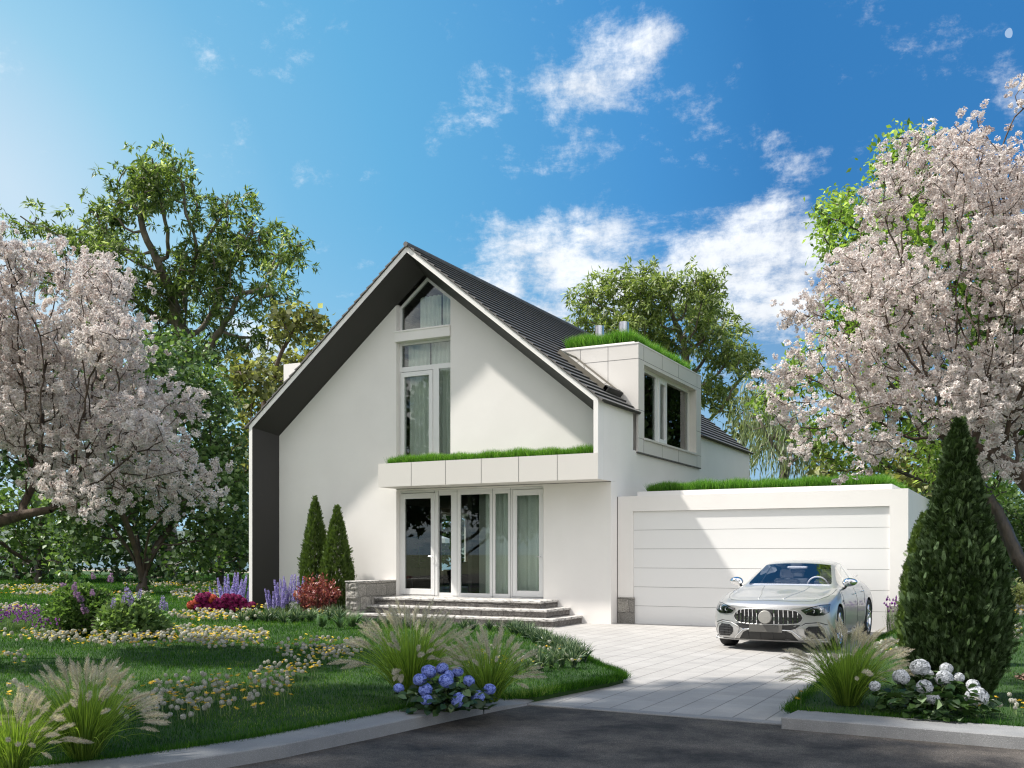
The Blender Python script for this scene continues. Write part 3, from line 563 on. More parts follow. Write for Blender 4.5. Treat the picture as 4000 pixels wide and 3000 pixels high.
def paving():
    m, nt, out = nmat('paving'); n = N(nt); tc = n('TexCoord').outputs['Object']
    sp = n('SeparateXYZ', {0: tc})
    def line(sock, period, w, off=0.0):
        a = n('Math', {0: sock, 1: off}, operation='ADD'); d = n('Math', {0: a.outputs[0], 1: period}, operation='DIVIDE'); f = n('Math', {0: d.outputs[0]}, operation='FRACT')
        s = n('Math', {0: f.outputs[0], 1: .5}, operation='SUBTRACT'); ab = n('Math', {0: s.outputs[0]}, operation='ABSOLUTE')
        return n('MapRange', {'Value': ab.outputs[0], 'From Min': .5 - w / period, 'From Max': .5 - w / period * .35}), d
    lx, dx = line(sp.outputs[0], .312, .0085, .02); ly, dy = line(sp.outputs[1], .205, .003, .05)
    fx = n('Math', {0: dx.outputs[0]}, operation='FLOOR'); fy = n('Math', {0: dy.outputs[0]}, operation='FLOOR')
    cid = n('CombineXYZ', {0: fx.outputs[0], 1: fy.outputs[0]}); wn = n('TexWhiteNoise', {'Vector': cid.outputs[0]}, noise_dimensions='2D')
    tv = n('MapRange', {'Value': wn.outputs['Value'], 'To Min': .93, 'To Max': 1.04})
    no = n('TexNoise', {'Vector': tc, 'Scale': 1.3, 'Detail': 8.0, 'Roughness': .7}); nr = n('MapRange', {'Value': no.outputs['Fac'], 'From Min': .3, 'From Max': .7, 'To Min': .86, 'To Max': 1.08})
    n2 = n('TexNoise', {'Vector': tc, 'Scale': 140.0, 'Detail': 3.0}); r2 = n('MapRange', {'Value': n2.outputs['Fac'], 'From Min': .3, 'From Max': .7, 'To Min': .88, 'To Max': 1.1})
    k = n('Math', {0: tv.outputs[0], 1: nr.outputs[0]}, operation='MULTIPLY'); k = n('Math', {0: k.outputs[0], 1: r2.outputs[0]}, operation='MULTIPLY')
    c = n('Mix', {'Factor': 1.0}, data_type='RGBA', blend_type='MULTIPLY'); c.inputs[6].default_value = (.375, .36, .34, 1); nt.links.new(k.outputs[0], c.inputs[7])
    ly2 = n('Math', {0: ly.outputs[0], 1: .35}, operation='MULTIPLY'); lm = n('Math', {0: lx.outputs[0], 1: ly2.outputs[0]}, operation='MAXIMUM'); lf = n('Math', {0: lm.outputs[0], 1: .75}, operation='MULTIPLY')
    mx = n('Mix', {'Factor': lf.outputs[0]}, data_type='RGBA'); nt.links.new(c.outputs[2], mx.inputs[6]); mx.inputs[7].default_value = (.10, .095, .09, 1)
    p = n('BsdfPrincipled', {'Base Color': mx.outputs[2], 'Roughness': .8})
    h = n('Math', {0: n2.outputs['Fac'], 1: .25}, operation='MULTIPLY'); h2 = n('Math', {0: h.outputs[0], 1: lm.outputs[0]}, operation='SUBTRACT'); b = n('Bump', {'Height': h2.outputs[0], 'Strength': .5, 'Distance': .01}); nt.links.new(b.outputs[0], p.inputs['Normal'])
    nt.links.new(p.outputs[0], out.inputs[0]); return m
M['paving'] = paving()
sheet('driveway', [(-14.5, 9.30), (-1.5, 9.30), (-1.5, 21.2), (-14.5, 21.2)], .004, M['paving'])
m = MB(); m.box(-4.75, -1.97, 9.145, 9.296, -.04, .012); m.build('kerb', M['kerb'], None, kind='structure', bevel=.004)
# lawns
M['lawn'] = mat('lawn_soil', (.018, .05, .006), .95, col2=(.03, .075, .01), nscale=2.2, bump=.6, bscale=70)
KF = [(-40, -4.0), (-14, .4), (-9, 1.7), (-6.7, 3.0), (-5.85, 4.0), (-5.41, 4.8), (-5.2, 5.4), (-5.055, 5.9), (-4.90, 7.0), (-4.80, 7.86), (-4.72, 8.45)]    # kerb front line
def offs(pl, d):
    r = []
    for i in range(len(pl)):
        a, b = Vector(pl[max(i - 1, 0)]), Vector(pl[min(i + 1, len(pl) - 1)]); t = (b - a).normalized(); r.append((pl[i][0] - t.y * d, pl[i][1] + t.x * d))
    return r
KB = offs(KF, .42)
LAWN_EDGE = [(-4.9, 8.9), (-4.62, 9.4), (-4.50, 10.2), (-4.38, 10.85), (-4.36, 11.25), (-4.55, 11.6), (-5.0, 12.1), (-5.45, 12.75), (-6.2, 13.9), (-6.95, 15.0), (-7.7, 16.1), (-8.15, 16.9), (-8.8, 17.45), (-9.8, 17.75), (-12.0, 18.0), (-13.6, 18.25), (-14.42, 18.5)]
LL = KB + LAWN_EDGE + [(-14.42, 21.0), (-18.0, 21.0), (-18.0, 33), (-18, 60), (-140, 60), (-140, -3.5)]
sheet('lawn', LL, .10, M['lawn'], thick=.14)
RL = [(20, 9.35), (-1.92, 9.42), (-2.03, 9.62), (-2.12, 12), (-2.25, 15.5), (-2.36, 18.1), (-2.30, 19.6), (-2.20, 20.93), (-2.10, 20.94), (-2.10, 27.6), (-2.1, 60), (60, 60), (60, 9.35)]
sheet('lawn', RL, .10, M['lawn'], thick=.14)
def kerb(front, back, name):
    q = MB(); nn = len(front)
    vs = [(x, y, -.05) for x, y in front] + [(x, y, .105) for x, y in front] + [(x, y, .105) for x, y in back] + [(x, y, -.05) for x, y in back]
    fs = []
    for r in range(3): fs += [(r * nn + i, r * nn + i + 1, (r + 1) * nn + i + 1, (r + 1) * nn + i) for i in range(nn - 1)]
    fs += [(0, nn, 2 * nn, 3 * nn), (nn - 1, 4 * nn - 1, 3 * nn - 1, 2 * nn - 1)]
    q.add(vs, fs); return q.build(name, M['kerb'], None, kind='structure', bevel=.008)
kerb(KF, KB, 'kerb')
KR = [(20.0, 8.85), (6, 8.86), (-.05, 8.88), (-1.975, 8.955)]; KRb = [(20, 9.37), (6, 9.37), (-.05, 9.40), (-1.93, 9.44)]
kerb(KR, KRb, 'kerb')
m = MB(); m.add([(-4.72, 8.46, -.02), (-4.58, 9.14, -.02), (-4.72, 8.46, .06), (-4.60, 9.14, .02), (-5.1, 8.46, .10), (-4.9, 9.14, .09), (-4.62, 9.35, .02), (-4.9, 9.35, .09)], [(0, 1, 3, 2), (2, 3, 5, 4), (3, 6, 7, 5)]); m.build('kerb', M['kerb'], None, kind='structure')
# far shore: sand, lake, hills
sheet('sand_strip', [(-200, 60.2), (-18, 60.2), (-18, 68), (-200, 68)], .0, mat('sand', (.36, .30, .18), .95, col2=(.28, .25, .15), nscale=.4))
sheet('road', [(-300, 68.5), (-10, 68.5), (-10, 76), (-300, 76)], -.02, mat('far_road', (.16, .16, .165), .85))
sheet('lake', [(-900, 80), (600, 80), (600, 520), (-900, 520)], -.03, mat('lake_water', (.03, .05, .07), .12, bump=.2, bscale=.8))
def hills(name, D, h0, h1, seed, col, col2):
    rr = np.random.default_rng(seed); nn = 160; a = np.linspace(-1.5, 1.2, nn); hh = np.zeros(nn)
    for k in range(1, 8): hh += rr.normal(0, 1) / k * np.sin(a * (k * 2.3) + rr.random() * 6) + rr.normal(0, .5) / k * np.sin(a * k * 9 + rr.random() * 6)
    hh = h0 + (h1 - h0) * (hh - hh.min()) / (hh.max() - hh.min())
    ang = a + YAW * 0; vs = []; rows = 9
    for j in range(rows):
        t = j / (rows - 1); r = D + t * D * .45
        for i in range(nn):
            z = hh[i] * math.sin(min(1, t * 1.15) * math.pi / 2) + (rr.normal(0, .03) * hh[i] if 0 < j < rows - 1 else 0)
            vs.append((math.sin(-YAW + a[i]) * r, math.cos(-YAW + a[i]) * r, -.5 + z))
    q = MB(); q.add(vs, [(j * nn + i, j * nn + i + 1, (j + 1) * nn + i + 1, (j + 1) * nn + i) for j in range(rows - 1) for i in range(nn - 1)])
    q.build(name, mat(name + '_cover', col, .95, col2=col2, nscale=.02), None, kind='structure', smooth=True)
hills('hills', 560, 8, 24, 3, (.055, .08, .06), (.09, .11, .08))
# small moon: only the lit half is modelled, its sunlight given as emission
t = ray(3945, 128); t /= np.linalg.norm(t); mc = CP + t * 4000
bm = bmesh.new(); bmesh.ops.create_icosphere(bm, subdivisions=4, radius=15.0)
side = Vector((SUN * 1.0 - t * .35)); side = Vector((-.8 * RT[0], -.8 * RT[1], -.25)).normalized()
bmesh.ops.bisect_plane(bm, geom=bm.verts[:] + bm.edges[:] + bm.faces[:], plane_co=(0, 0, 0), plane_no=side, clear_inner=True)
me = bpy.data.meshes.new('moon'); bm.to_mesh(me); bm.free()
mo, nt, out = nmat('moon'); n = N(nt); em = n('Emission', {'Color': (.36, .52, .76, 1), 'Strength': .62}); nt.links.new(em.outputs[0], out.inputs[0])
o = link('moon', me, None, mo, label='small pale half moon high in the blue sky at the right', cat='moon'); o.location = mc
# ================================================================= TREES
def colonize(trunk, att, step, di, dk, iters=200, bias=(0, 0, .05), wob=.25, rng=RNG, tropism=None):
    pos = [np.array(p, float) for p in (trunk[0] if isinstance(trunk, tuple) else trunk)]; par = list(trunk[1]) if isinstance(trunk, tuple) else [-1] + list(range(len(trunk) - 1)); att = np.array(att, float)
    best = np.full(len(att), 1e9); bi = np.zeros(len(att), int)
    def upd(i0):
        nonlocal best, bi
        for i in range(i0, len(pos)):
            d = np.linalg.norm(att - pos[i], axis=1); k = d < best; best[k] = d[k]; bi[k] = i
    upd(0); kids = {}; bias = np.array(bias)
    for it in range(iters):
        if len(att) == 0: break
        act = best < di
        if not act.any():
            j = int(best.argmin()); act = np.zeros(len(att), bool); act[j] = True
        n0 = len(pos)
        for i in np.unique(bi[act]):
            a = att[act & (bi == i)]; d = a - pos[i]; d /= np.linalg.norm(d, axis=1, keepdims=True) + 1e-9
            v = d.mean(0) + bias + rng.normal(0, wob, 3) * .4; L = np.linalg.norm(v)
            if L < .05: continue
            q = pos[i] + v / L * step
            if any(np.linalg.norm(q - pos[c]) < step * .35 for c in kids.get(i, ())): q = pos[i] + (a[0] - pos[i]) / (np.linalg.norm(a[0] - pos[i]) + 1e-9) * step
            if any(np.linalg.norm(q - pos[c]) < step * .15 for c in kids.get(i, ())): continue
            kids.setdefault(i, []).append(len(pos)); pos.append(q); par.append(int(i))
        if len(pos) == n0: break
        upd(n0); keep = best > dk; att, best, bi = att[keep], best[keep], bi[keep]
    return np.array(pos), np.array(par)
def radii(pos, par, r0, ex=2.3, rmax=None):
    r = np.zeros(len(pos)); acc = np.zeros(len(pos))
    for i in range(len(pos) - 1, -1, -1):
        r[i] = max(r0, acc[i] ** (1 / ex)); 
        if par[i] >= 0: acc[par[i]] += r[i] ** ex
    if rmax is not None: r = np.where(r > r0, r0 + (r - r0) * (rmax - r0) / max(r.max() - r0, 1e-6), r)
    return r
def limbs(pos, par, r, sides=6):
    parts = []
    e = np.where(par >= 0)[0]
    for lo, hi, ns in ((0, .035, 3), (.035, 1e9, sides)):
        k = e[(r[e] >= lo) & (r[e] < hi)]
        if not len(k): continue
        a, b = pos[par[k]], pos[k]; d = b - a; R = frames(d, np.zeros(len(k)))
        ang = np.arange(ns) * 2 * np.pi / ns; c = np.stack([np.cos(ang), 0 * ang, np.sin(ang)], 1)
        off = np.einsum('nij,kj->nki', R, c); ra = np.minimum(r[par[k]], r[k] * 1.35)
        dn = d / np.linalg.norm(d, axis=1, keepdims=True)
        V = np.concatenate([(a - dn * ra[:, None] * .3)[:, None] + off * ra[:, None, None], b[:, None] + off * r[k][:, None, None]], 1).reshape(-1, 3)
        base = (np.arange(len(k)) * 2 * ns)[:, None, None]; q = np.array([[i, (i + 1) % ns, (i + 1) % ns + ns, i + ns] for i in range(ns)])
        parts.append((V, [(q[None] + base).reshape(-1, 4)], np.zeros(len(V))))
    return merge(parts)
def blobs(spec, D, n, depth=.7, rng=RNG, jitter=1.0, hollow=.0):
    """points inside ellipsoids given by where they stand: (px, py, rpx[, dD])"""
    tot = sum(s[2] ** 2 for s in spec); out = []
    for s in spec:
        px, py, r = s[:3]; dd = s[3] if len(s) > 3 else rng.uniform(-1, 1) * 350 * D / FPX * depth
        c = atD(px, py, D) + FW * dd; R = r * D / FPX; k = max(6, int(n * r * r / tot))
        v = rng.normal(0, 1, (k, 3)); v /= np.linalg.norm(v, axis=1, keepdims=True); v *= (rng.random(k) ** (1 / 2.4) * (1 - hollow) + hollow)[:, None] if hollow == 0 else rng.uniform(hollow, 1, k)[:, None]
        out.append(c + v * R * np.array([1, 1, .8]))
    o = np.concatenate(out); return o
def curve(a, b, n, sag=0, rng=RNG, wob=.0):
    a, b = np.array(a, float), np.array(b, float); t = np.linspace(0, 1, n)[:, None]; p = a + (b - a) * t; p[:, 2] += sag * np.sin(t[:, 0] * np.pi); p[1:-1] += rng.normal(0, wob, (n - 2, 3)); return p
def tree(name, label, cat, base, trunk, att, step, di, dk, r0, rmax, bark, leafm, per, spread, size, tmpl=(LEAF, LEAFF), droop=.3, leafr=1.3, group=None, crown='crown', extra=None, thin=1.0, wob=.25, bias=(0, 0, .05), cluster=None, sjit=.3):
    rng = np.random.default_rng(abs(hash(label)) % 1000 if False else sum(map(ord, label)))
    base = np.array(base, float); pos, par = colonize(trunk, att, step, di, dk, bias=bias, wob=wob, rng=rng)
    r = radii(pos, par, r0, ex=1.75, rmax=rmax)
    T = thing(name, label, cat, tuple(base), group=group)
    V, F, A = limbs(pos - base, par, r); npmesh('trunk', V, F, bark, T, smooth=True)
    k = np.where((r < r0 * leafr) & (par >= 0))[0]; k = k[rng.random(len(k)) < thin]
    d0 = pos[k] - pos[par[k]]; d0 /= np.linalg.norm(d0, axis=1, keepdims=True)
    P = np.repeat(pos[k], per, 0); D = np.repeat(d0, per, 0); n_ = len(P)
    if cluster: # leaves radiate from tight clusters, the clusters sit round the twig
        nc = cluster; cP = np.repeat(pos[k], nc, 0) + rng.normal(0, spread, (len(k) * nc, 3)); cD = np.repeat(d0, nc, 0)
        P = np.repeat(cP, per, 0); D = np.repeat(cD, per, 0); n_ = len(P); P = P + rng.normal(0, size * .30, (n_, 3))
    else: P = P + rng.normal(0, spread, (n_, 3))
    dirs = D * .5 + rng.normal(0, .8, (n_, 3)); dirs[:, 2] -= droop
    S = size * rng.uniform(1 - sjit, 1 + sjit, n_)
    V, F, A = scatter(tmpl[0], tmpl[1], frames(dirs, rng.normal(0, .7, n_)), P - base, S, rng=rng)
    npmesh(crown, V, F, leafm, T, A)
    return T, pos, par, r
LM = {}
LM['gum'] = leafmat('gum_leaf', (.05, .09, .03), (.21, .28, .075), .45, .45, c3=(.6, .65, .45))
LM['gum2'] = leafmat('gum_leaf_pale', (.10, .15, .05), (.32, .39, .12), .40, .42, c3=(.6, .62, .5))
LM['round'] = leafmat('round_leaf', (.045, .09, .03), (.14, .22, .07), .35, .4, c3=(.45, .55, .35))
LM['dark'] = leafmat('dark_leaf', (.025, .055, .018), (.07, .12, .035), .35, .5)
LM['yellow'] = leafmat('maple_leaf', (.10, .11, .04), (.26, .27, .10), .4, .4, c3=(.5, .5, .3))
LM['lime'] = leafmat('ash_leaf', (.13, .22, .04), (.30, .42, .11), .5, .4, c3=(.5, .6, .25))
LM['willow'] = leafmat('willow_leaf', (.12, .16, .08), (.28, .33, .20), .4, .4, c3=(.5, .55, .42))
LM['cream'] = leafmat('cream_leaf', (.30, .32, .12), (.60, .60, .32), .35, .5)
LM['petal'] = leafmat('blossom_petal', (.60, .51, .50), (.84, .79, .76), .42, .7, tmul=.0, spec=.1)
def petalmat(name, c1, c2, tr=.35, tint=(1, .96, .93)):
    m, nt, out = nmat(name); n = N(nt); at = n('Attribute', attribute_name='v'); cr = n('ValToRGB', {'Fac': at.outputs['Fac']}); e = cr.color_ramp.elements
    e[0].color = c4(c1); e[1].color = c4(c2); e[0].position = .05; e[1].position = .45
    p = n('BsdfPrincipled', {'Base Color': cr.outputs[0], 'Roughness': .7, 'Specular IOR Level': .15}); t = n('BsdfTranslucent', {'Color': cr.outputs[0]})
    mx = n('MixShader', {'Fac': tr}); nt.links.new(p.outputs[0], mx.inputs[1]); nt.links.new(t.outputs[0], mx.inputs[2]); nt.links.new(mx.outputs[0], out.inputs[0]); return m
LM['petal'] = petalmat('blossom_petal', (.35, .215, .175), (.80, .745, .70), .35)
# --- big gum trees
gum1 = [(330, 880, 150), (440, 830, 130), (200, 900, 110), (560, 700, 140), (640, 650, 130), (700, 780, 160), (520, 800, 90), (860, 760, 130), (960, 870, 150), (1040, 920, 120), (1170, 950, 85), (1120, 1200, 110), (1200, 1220, 70), (800, 1000, 200), (650, 1100, 200), (480, 1050, 170), (900, 1130, 150), (1000, 1300, 110), (560, 1250, 170), (760, 1280, 170), (380, 1180, 140), (1060, 1080, 70), (250, 1080, 100)]
B = gD(650, 60.0, .1); tr = curve(B, atD(690, 1620, 60), 10, wob=.3)
rngT = np.random.default_rng(5); gum1 = [(x, y + 35, r * .76) for x, y, r in gum1]
tree('gum_tree', 'tallest tree, a spreading gum with long drooping leaves at the far left of the lawn', 'tree', B, tr, blobs(gum1, 60, 3800, rng=rngT), .62, 6, .85, .04, .62, M['barkgrey'], LM['gum'], 21, .50, .42, (wid(LEAF, .27), LEAFF), cluster=3, droop=.55, leafr=1.7)
gum2 = [(2300, 1180, 80), (2400, 1150, 90), (2270, 1290, 60), (2520, 1170, 120), (2600, 1240, 120), (2690, 1180, 100), (2780, 1180, 90), (2850, 1260, 80), (2450, 1290, 110), (2560, 1340, 110), (2700, 1330, 120), (2830, 1400, 100), (2870, 1480, 80), (2660, 1460, 110), (2760, 1540, 90), (2850, 1620, 60), (2380, 1230, 70)]
gum2 = [(x, y, r * .80) for x, y, r in gum2]; B = gD(2640, 44, .1); tr = curve(B, atD(2640, 1600, 44), 8, wob=.15)
tree('gum_tree', 'pale green spreading gum tree rising behind the roof dormer', 'tree', B, tr, blobs(gum2, 44, 3000, rng=rngT), .36, 4, .48, .022, .30, M['barkgrey'], LM['gum2'], 18, .28, .28, (wid(LEAF, .27), LEAFF), cluster=4, droop=.5, leafr=1.6)
# --- multi stemmed round leaved tree on the lawn
low = [(620, 1500, 170), (760, 1560, 150), (560, 1680, 170), (820, 1760, 150), (700, 1850, 170), (470, 1900, 170), (900, 1900, 110), (330, 1980, 150), (860, 2050, 120), (640, 1990, 110), (200, 2040, 110), (780, 2150, 90), (930, 2100, 70), (330, 2150, 60), (640, 1380, 120), (240, 2120, 60)]
B = gD(555, 37.5, .1)
att = blobs(low, 37.5, 3600, rng=rngT, depth=.8)
tp, tq = [B, B + [0, 0, .25]], [-1, 0]
for i in range(8):
    a = 2 * math.pi * i / 8 + .3; L0 = (1.6, 2.6, 2.0, 3.0, 1.8, 2.4, 2.8, 2.1)[i]; pv = 1
    for k in range(1, 9): t = k / 8; tp.append(B + [math.cos(a) * (.25 * t + .9 * t * t) * L0 * .45, math.sin(a) * (.25 * t + .9 * t * t) * L0 * .45, .25 + L0 * t]); tq.append(pv); pv = len(tp) - 1
tr = (tp, tq)
T, pos, par, r = tree('broad_tree', 'dark multi stemmed tree with rounded leaves standing in the lawn', 'tree', B, tr, att, .30, 3.2, .40, .013, .24, M['barkdark'], LM['round'], 22, .30, .205, (wid(LEAF, .85), LEAFF), droop=.25, leafr=1.3)
# --- maple leaning over the left roof slope
mp = [(1130, 1290, 70), (1210, 1260, 70), (1240, 1310, 60), (1150, 1380, 80), (1080, 1420, 80), (1020, 1500, 90), (1100, 1500, 70), (980, 1580, 80), (1040, 1610, 60), (960, 1700, 70), (930, 1800, 80)]
B = gD(1040, 42, .1)
tree('maple_tree', 'yellowish maple tree close behind the left roof slope', 'tree', B, curve(B, atD(1050, 1750, 42), 9, wob=.1), blobs(mp, 42, 1700, rng=rngT), .33, 3, .42, .02, .25, M['bark'], LM['yellow'], 20, .26, .26, (wid(LEAF, 1.0), LEAFF), droop=.3, leafr=1.3)
# --- dark shrubs and trees along the far edge of the lawn
def mass(name, label, cat, spec, D, basepx, n, step, leaf, lsize, per=12, w=.8, bark='barkdark', droop=.2, group=None, rmax=.18, spread=.3, dk=None, leafr=1.4):
    B = gD(basepx, D, .1); top = atD(basepx, spec[0][1], D)
    tr = [B, B + [0, 0, step]]
    return tree(name, label, cat, B, tr, blobs(spec, D, int(n * 2.2), rng=rngT), step, step * 9, (dk or step * 1.5) * .75, .018, rmax, M[bark], LM[leaf], per, spread, lsize, (wid(LEAF, w), LEAFF), droop=droop, leafr=leafr, group=group)
mass('large_shrub', 'dark spreading shrub at the far left edge of the lawn', 'shrub', [(60, 1980, 120), (150, 2080, 110), (40, 2130, 100), (230, 2150, 90), (120, 2200, 70), (-60, 2050, 130), (300, 2200, 50)], 50, 150, 700, .5, 'round', .34, spread=.42)
mass('large_shrub', 'dense dark green shrub between the broad tree and the house', 'shrub', [(880, 2000, 100), (930, 1900, 90), (860, 2120, 110), (780, 2190, 80), (960, 2160, 80), (900, 2220, 60), (700, 2210, 60)], 46, 860, 800, .45, 'dark', .34, spread=.38)
mass('broad_tree', 'green tree filling the gap left of the house front corner', 'tree', [(900, 1650, 100), (960, 1700, 80), (850, 1800, 100), (940, 1850, 90), (1000, 1950, 90), (900, 1560, 70)], 52, 930, 600, .55, 'round', .36, spread=.45)
mass('broad_tree', 'dark tree behind the left blossom tree', 'tree', [(250, 1500, 170), (100, 1450, 150), (400, 1600, 150), (-50, 1600, 180), (200, 1750, 170), (60, 1830, 150), (380, 1800, 140)], 56, 150, 800, .7, 'dark', .45, spread=.55, rmax=.4)
# --- right hand background
mass('ash_tree', 'bright lime green tree behind the right blossom tree', 'tree', [(3350, 760, 130), (3500, 700, 160), (3250, 930, 120), (3200, 1030, 90), (3700, 800, 220), (3400, 1050, 200), (3600, 1200, 230), (3300, 1300, 180), (3150, 1480, 110), (3050, 1540, 80), (3500, 1550, 200), (3250, 1680, 130), (3850, 1100, 250), (3850, 1500, 230), (3650, 1780, 170), (3900, 1850, 160), (3400, 1800, 120), (3060, 1430, 60)], 24, 4080, 2600, .26, 'lime', .155, per=22, w=.5, bark='barkdark', droop=.45, rmax=.17, spread=.17, dk=.42, leafr=1.3)
mass('willow', 'grey green weeping willow behind the garage roof', 'tree', [(3000, 1560, 90), (3080, 1620, 80), (2960, 1650, 80), (3040, 1700, 90), (3150, 1750, 80), (2950, 1760, 70), (3060, 1800, 80)], 36, 3060, 500, .4, 'willow', .38, per=34, w=.13, bark='barkgrey', droop=3.2, spread=.33)
mass('broad_tree', 'dark olive tree between the gum tree and the willow', 'tree', [(2900, 1560, 70), (2930, 1640, 60), (2860, 1680, 60), (2960, 1720, 60), (2890, 1780, 70)], 46, 2900, 400, .45, 'yellow', .26, w=.9, spread=.3)
mass('hedge_tree', 'dense green tree with small leaves at the right edge of the lawn', 'tree', [(3900, 1950, 110), (3980, 2050, 120), (3850, 2080, 100), (3750, 2000, 120), (3930, 2180, 100), (4050, 2150, 120), (3820, 2200, 70), (3650, 1950, 110), (3500, 1920, 90), (3560, 2080, 110), (3700, 2150, 90)], 36, 3900, 1100, .36, 'round', .15, per=40, spread=.24)
mass('hedge_tree', 'shady trees standing behind the right part of the garage', 'tree', [(3300, 1830, 90), (3450, 1800, 90), (3200, 1860, 60), (3550, 1850, 80), (3400, 1900, 80), (3620, 1900, 80)], 33, 3450, 500, .35, 'yellow', .24, per=16, spread=.25)
mass('hedge_tree', 'trees behind the house seen only through its glazing', 'tree', [(1650, 1900, 150), (1770, 1980, 130), (1530, 1980, 130), (1700, 2100, 120), (1600, 2150, 80), (1800, 2140, 80)], 50, 1650, 700, .5, 'dark', .34, per=16, spread=.35)
mass('variegated_bush', 'pale cream leaved bush on the lawn at the right edge', 'bush', [(3960, 2320, 55), (3920, 2350, 45), (3990, 2360, 50), (4040, 2330, 60), (3960, 2385, 35)], 26.5, 3975, 420, .14, 'cream', .075, per=24, spread=.08, rmax=.04)
# --- blossom trees
def flower():
    """one loose cluster of five-petalled flowers, unit radius about 1"""
    rng = np.random.default_rng(3); V, F, A = [], [], []; b = 0
    for k in range(8):
        c = rng.normal(0, 1, 3); c /= np.linalg.norm(c); c[2] = c[2] * .7 + .15; c = c * rng.uniform(.45, 1.45); ax = c + rng.normal(0, .25, 3); ax /= np.linalg.norm(ax); R = frames(ax[None], np.array([0.]))[0]
        for j in range(5):
            a = 2 * math.pi * j / 5 + k; ca, sa = math.cos(a), math.sin(a); L = .60; w = .20
            def pt(r, t, h): return c * .55 + R @ np.array([ca * r - sa * t, h, sa * r + ca * t])
            V += [pt(.03, 0, 0), pt(L * .6, w, .20), pt(L, 0, .22), pt(L * .6, -w, .20)]; A += [-.55, .25, .35, .25]; F += [(b, b + 1, b + 2), (b, b + 2, b + 3)]; b += 4
    return np.array(V), [np.array(F)], np.array(A)
FT, FF, FA = flower()
def blossom(label, D, basepx, spec, n, step, dk, csize, r0, rmax, trunk=None, per=2, seed=1, cspread=.06, leafr=1.6):
    B = gD(basepx, D, .1); rng = np.random.default_rng(seed)
    att = blobs(spec, D, n, rng=rng, depth=1.0)
    pos, par = colonize(trunk if trunk is not None else curve(B, B + [0, 0, 1.2], 5), att, step, step * 10, dk, wob=.3, bias=(0, 0, .10), rng=rng); r = radii(pos, par, r0, ex=1.7, rmax=rmax)
    T = thing('blossom_tree', label, 'tree', tuple(B)); V, F, A = limbs(pos - B, par, r); npmesh('trunk', V, F, M['bark'], T, smooth=True)
    k = np.where((r < r0 * leafr) & (par >= 0))[0]; P = np.repeat(pos[k], per, 0); d0 = np.repeat(pos[k] - pos[par[k]], per, 0); P = P + rng.normal(0, cspread, P.shape); P[:, 2] += csize * .3
    dd = d0 / np.linalg.norm(d0, axis=1, keepdims=True) + rng.normal(0, .5, P.shape) + [0, 0, .5]
    # twigs carrying each cluster
    V, F, A = scatter(FT, FF, frames(dd, rng.uniform(0, 6, len(P))), P - B, csize * rng.uniform(.55, 1.3, (len(P), 1)) * rng.uniform(.75, 1.25, (len(P), 3)), var=rng.normal(.45, .16, len(P)), tv=FA, rng=rng)
    npmesh('crown', V, F, LM['petal'], T, A); print(label, len(P), len(pos)); return T
lb = [(60, 1080, 180), (200, 1000, 130), (330, 1060, 150), (40, 960, 90), (420, 1150, 120), (250, 1250, 220), (80, 1350, 220), (450, 1330, 150), (560, 1420, 120), (600, 1560, 130), (350, 1500, 220), (120, 1600, 240), (470, 1680, 180), (640, 1700, 120), (700, 1820, 110), (300, 1800, 200), (560, 1850, 150), (800, 1830, 60), (760, 1920, 90), (430, 1930, 150), (600, 1980, 90), (150, 1850, 150), (-100, 1500, 300), (-250, 1200, 300), (-200, 1800, 250), (220, 2020, 50), (160, 1990, 40)]
B = gD(-330, 14, .1); tr = [B, B + [.05, 0, .5], B + [.1, .1, 1.0], B + [.25, .1, 1.4], atD(-120, 2080, 14), atD(0, 2035, 13.9), atD(90, 2010, 13.8), atD(200, 1990, 13.7)]
blossom('white blossoming tree on the left, its crown spreading over the lawn', 14, -330, lb, 8000, .15, .19, .058, .007, .09, trunk=tr, seed=2, per=3, cspread=.09, leafr=1.6)
rb = [(3900, 420, 90), (3960, 560, 170), (3720, 560, 110), (3560, 600, 90), (3500, 720, 110), (3650, 750, 170), (3860, 800, 220), (3400, 880, 120), (3560, 980, 200), (3800, 1080, 240), (3300, 1080, 130), (3330, 700, 35), (3420, 1220, 190), (3660, 1320, 230), (3220, 1180, 100), (3160, 1190, 60), (3200, 1420, 150), (3050, 1480, 90), (3080, 1600, 80), (3000, 1520, 50), (3350, 1560, 180), (3600, 1620, 180), (3850, 1500, 240), (4000, 1200, 300), (4100, 800, 300), (3200, 1700, 90), (3080, 1780, 60), (3050, 1820, 35), (3330, 1780, 80), (3440, 1760, 80), (3840, 1840, 80), (4000, 1750, 150), (3300, 1890, 35), (4200, 1500, 350), (4020, 360, 100)]
B = gD(4120, 11.5, .1); tr = [B, B + [0, 0, .7], B + [-.03, 0, 1.4], B + [-.1, .05, 2.0], atD(3960, 1830, 11.6), atD(3880, 1780, 11.6), atD(3800, 1745, 11.7), atD(3700, 1730, 11.8)]
blossom('white blossoming tree on the right, a branch hanging over the garage', 11.7, 4120, rb, 10000, .125, .155, .047, .0055, .088, trunk=tr, seed=4, per=3, cspread=.075, leafr=1.6)
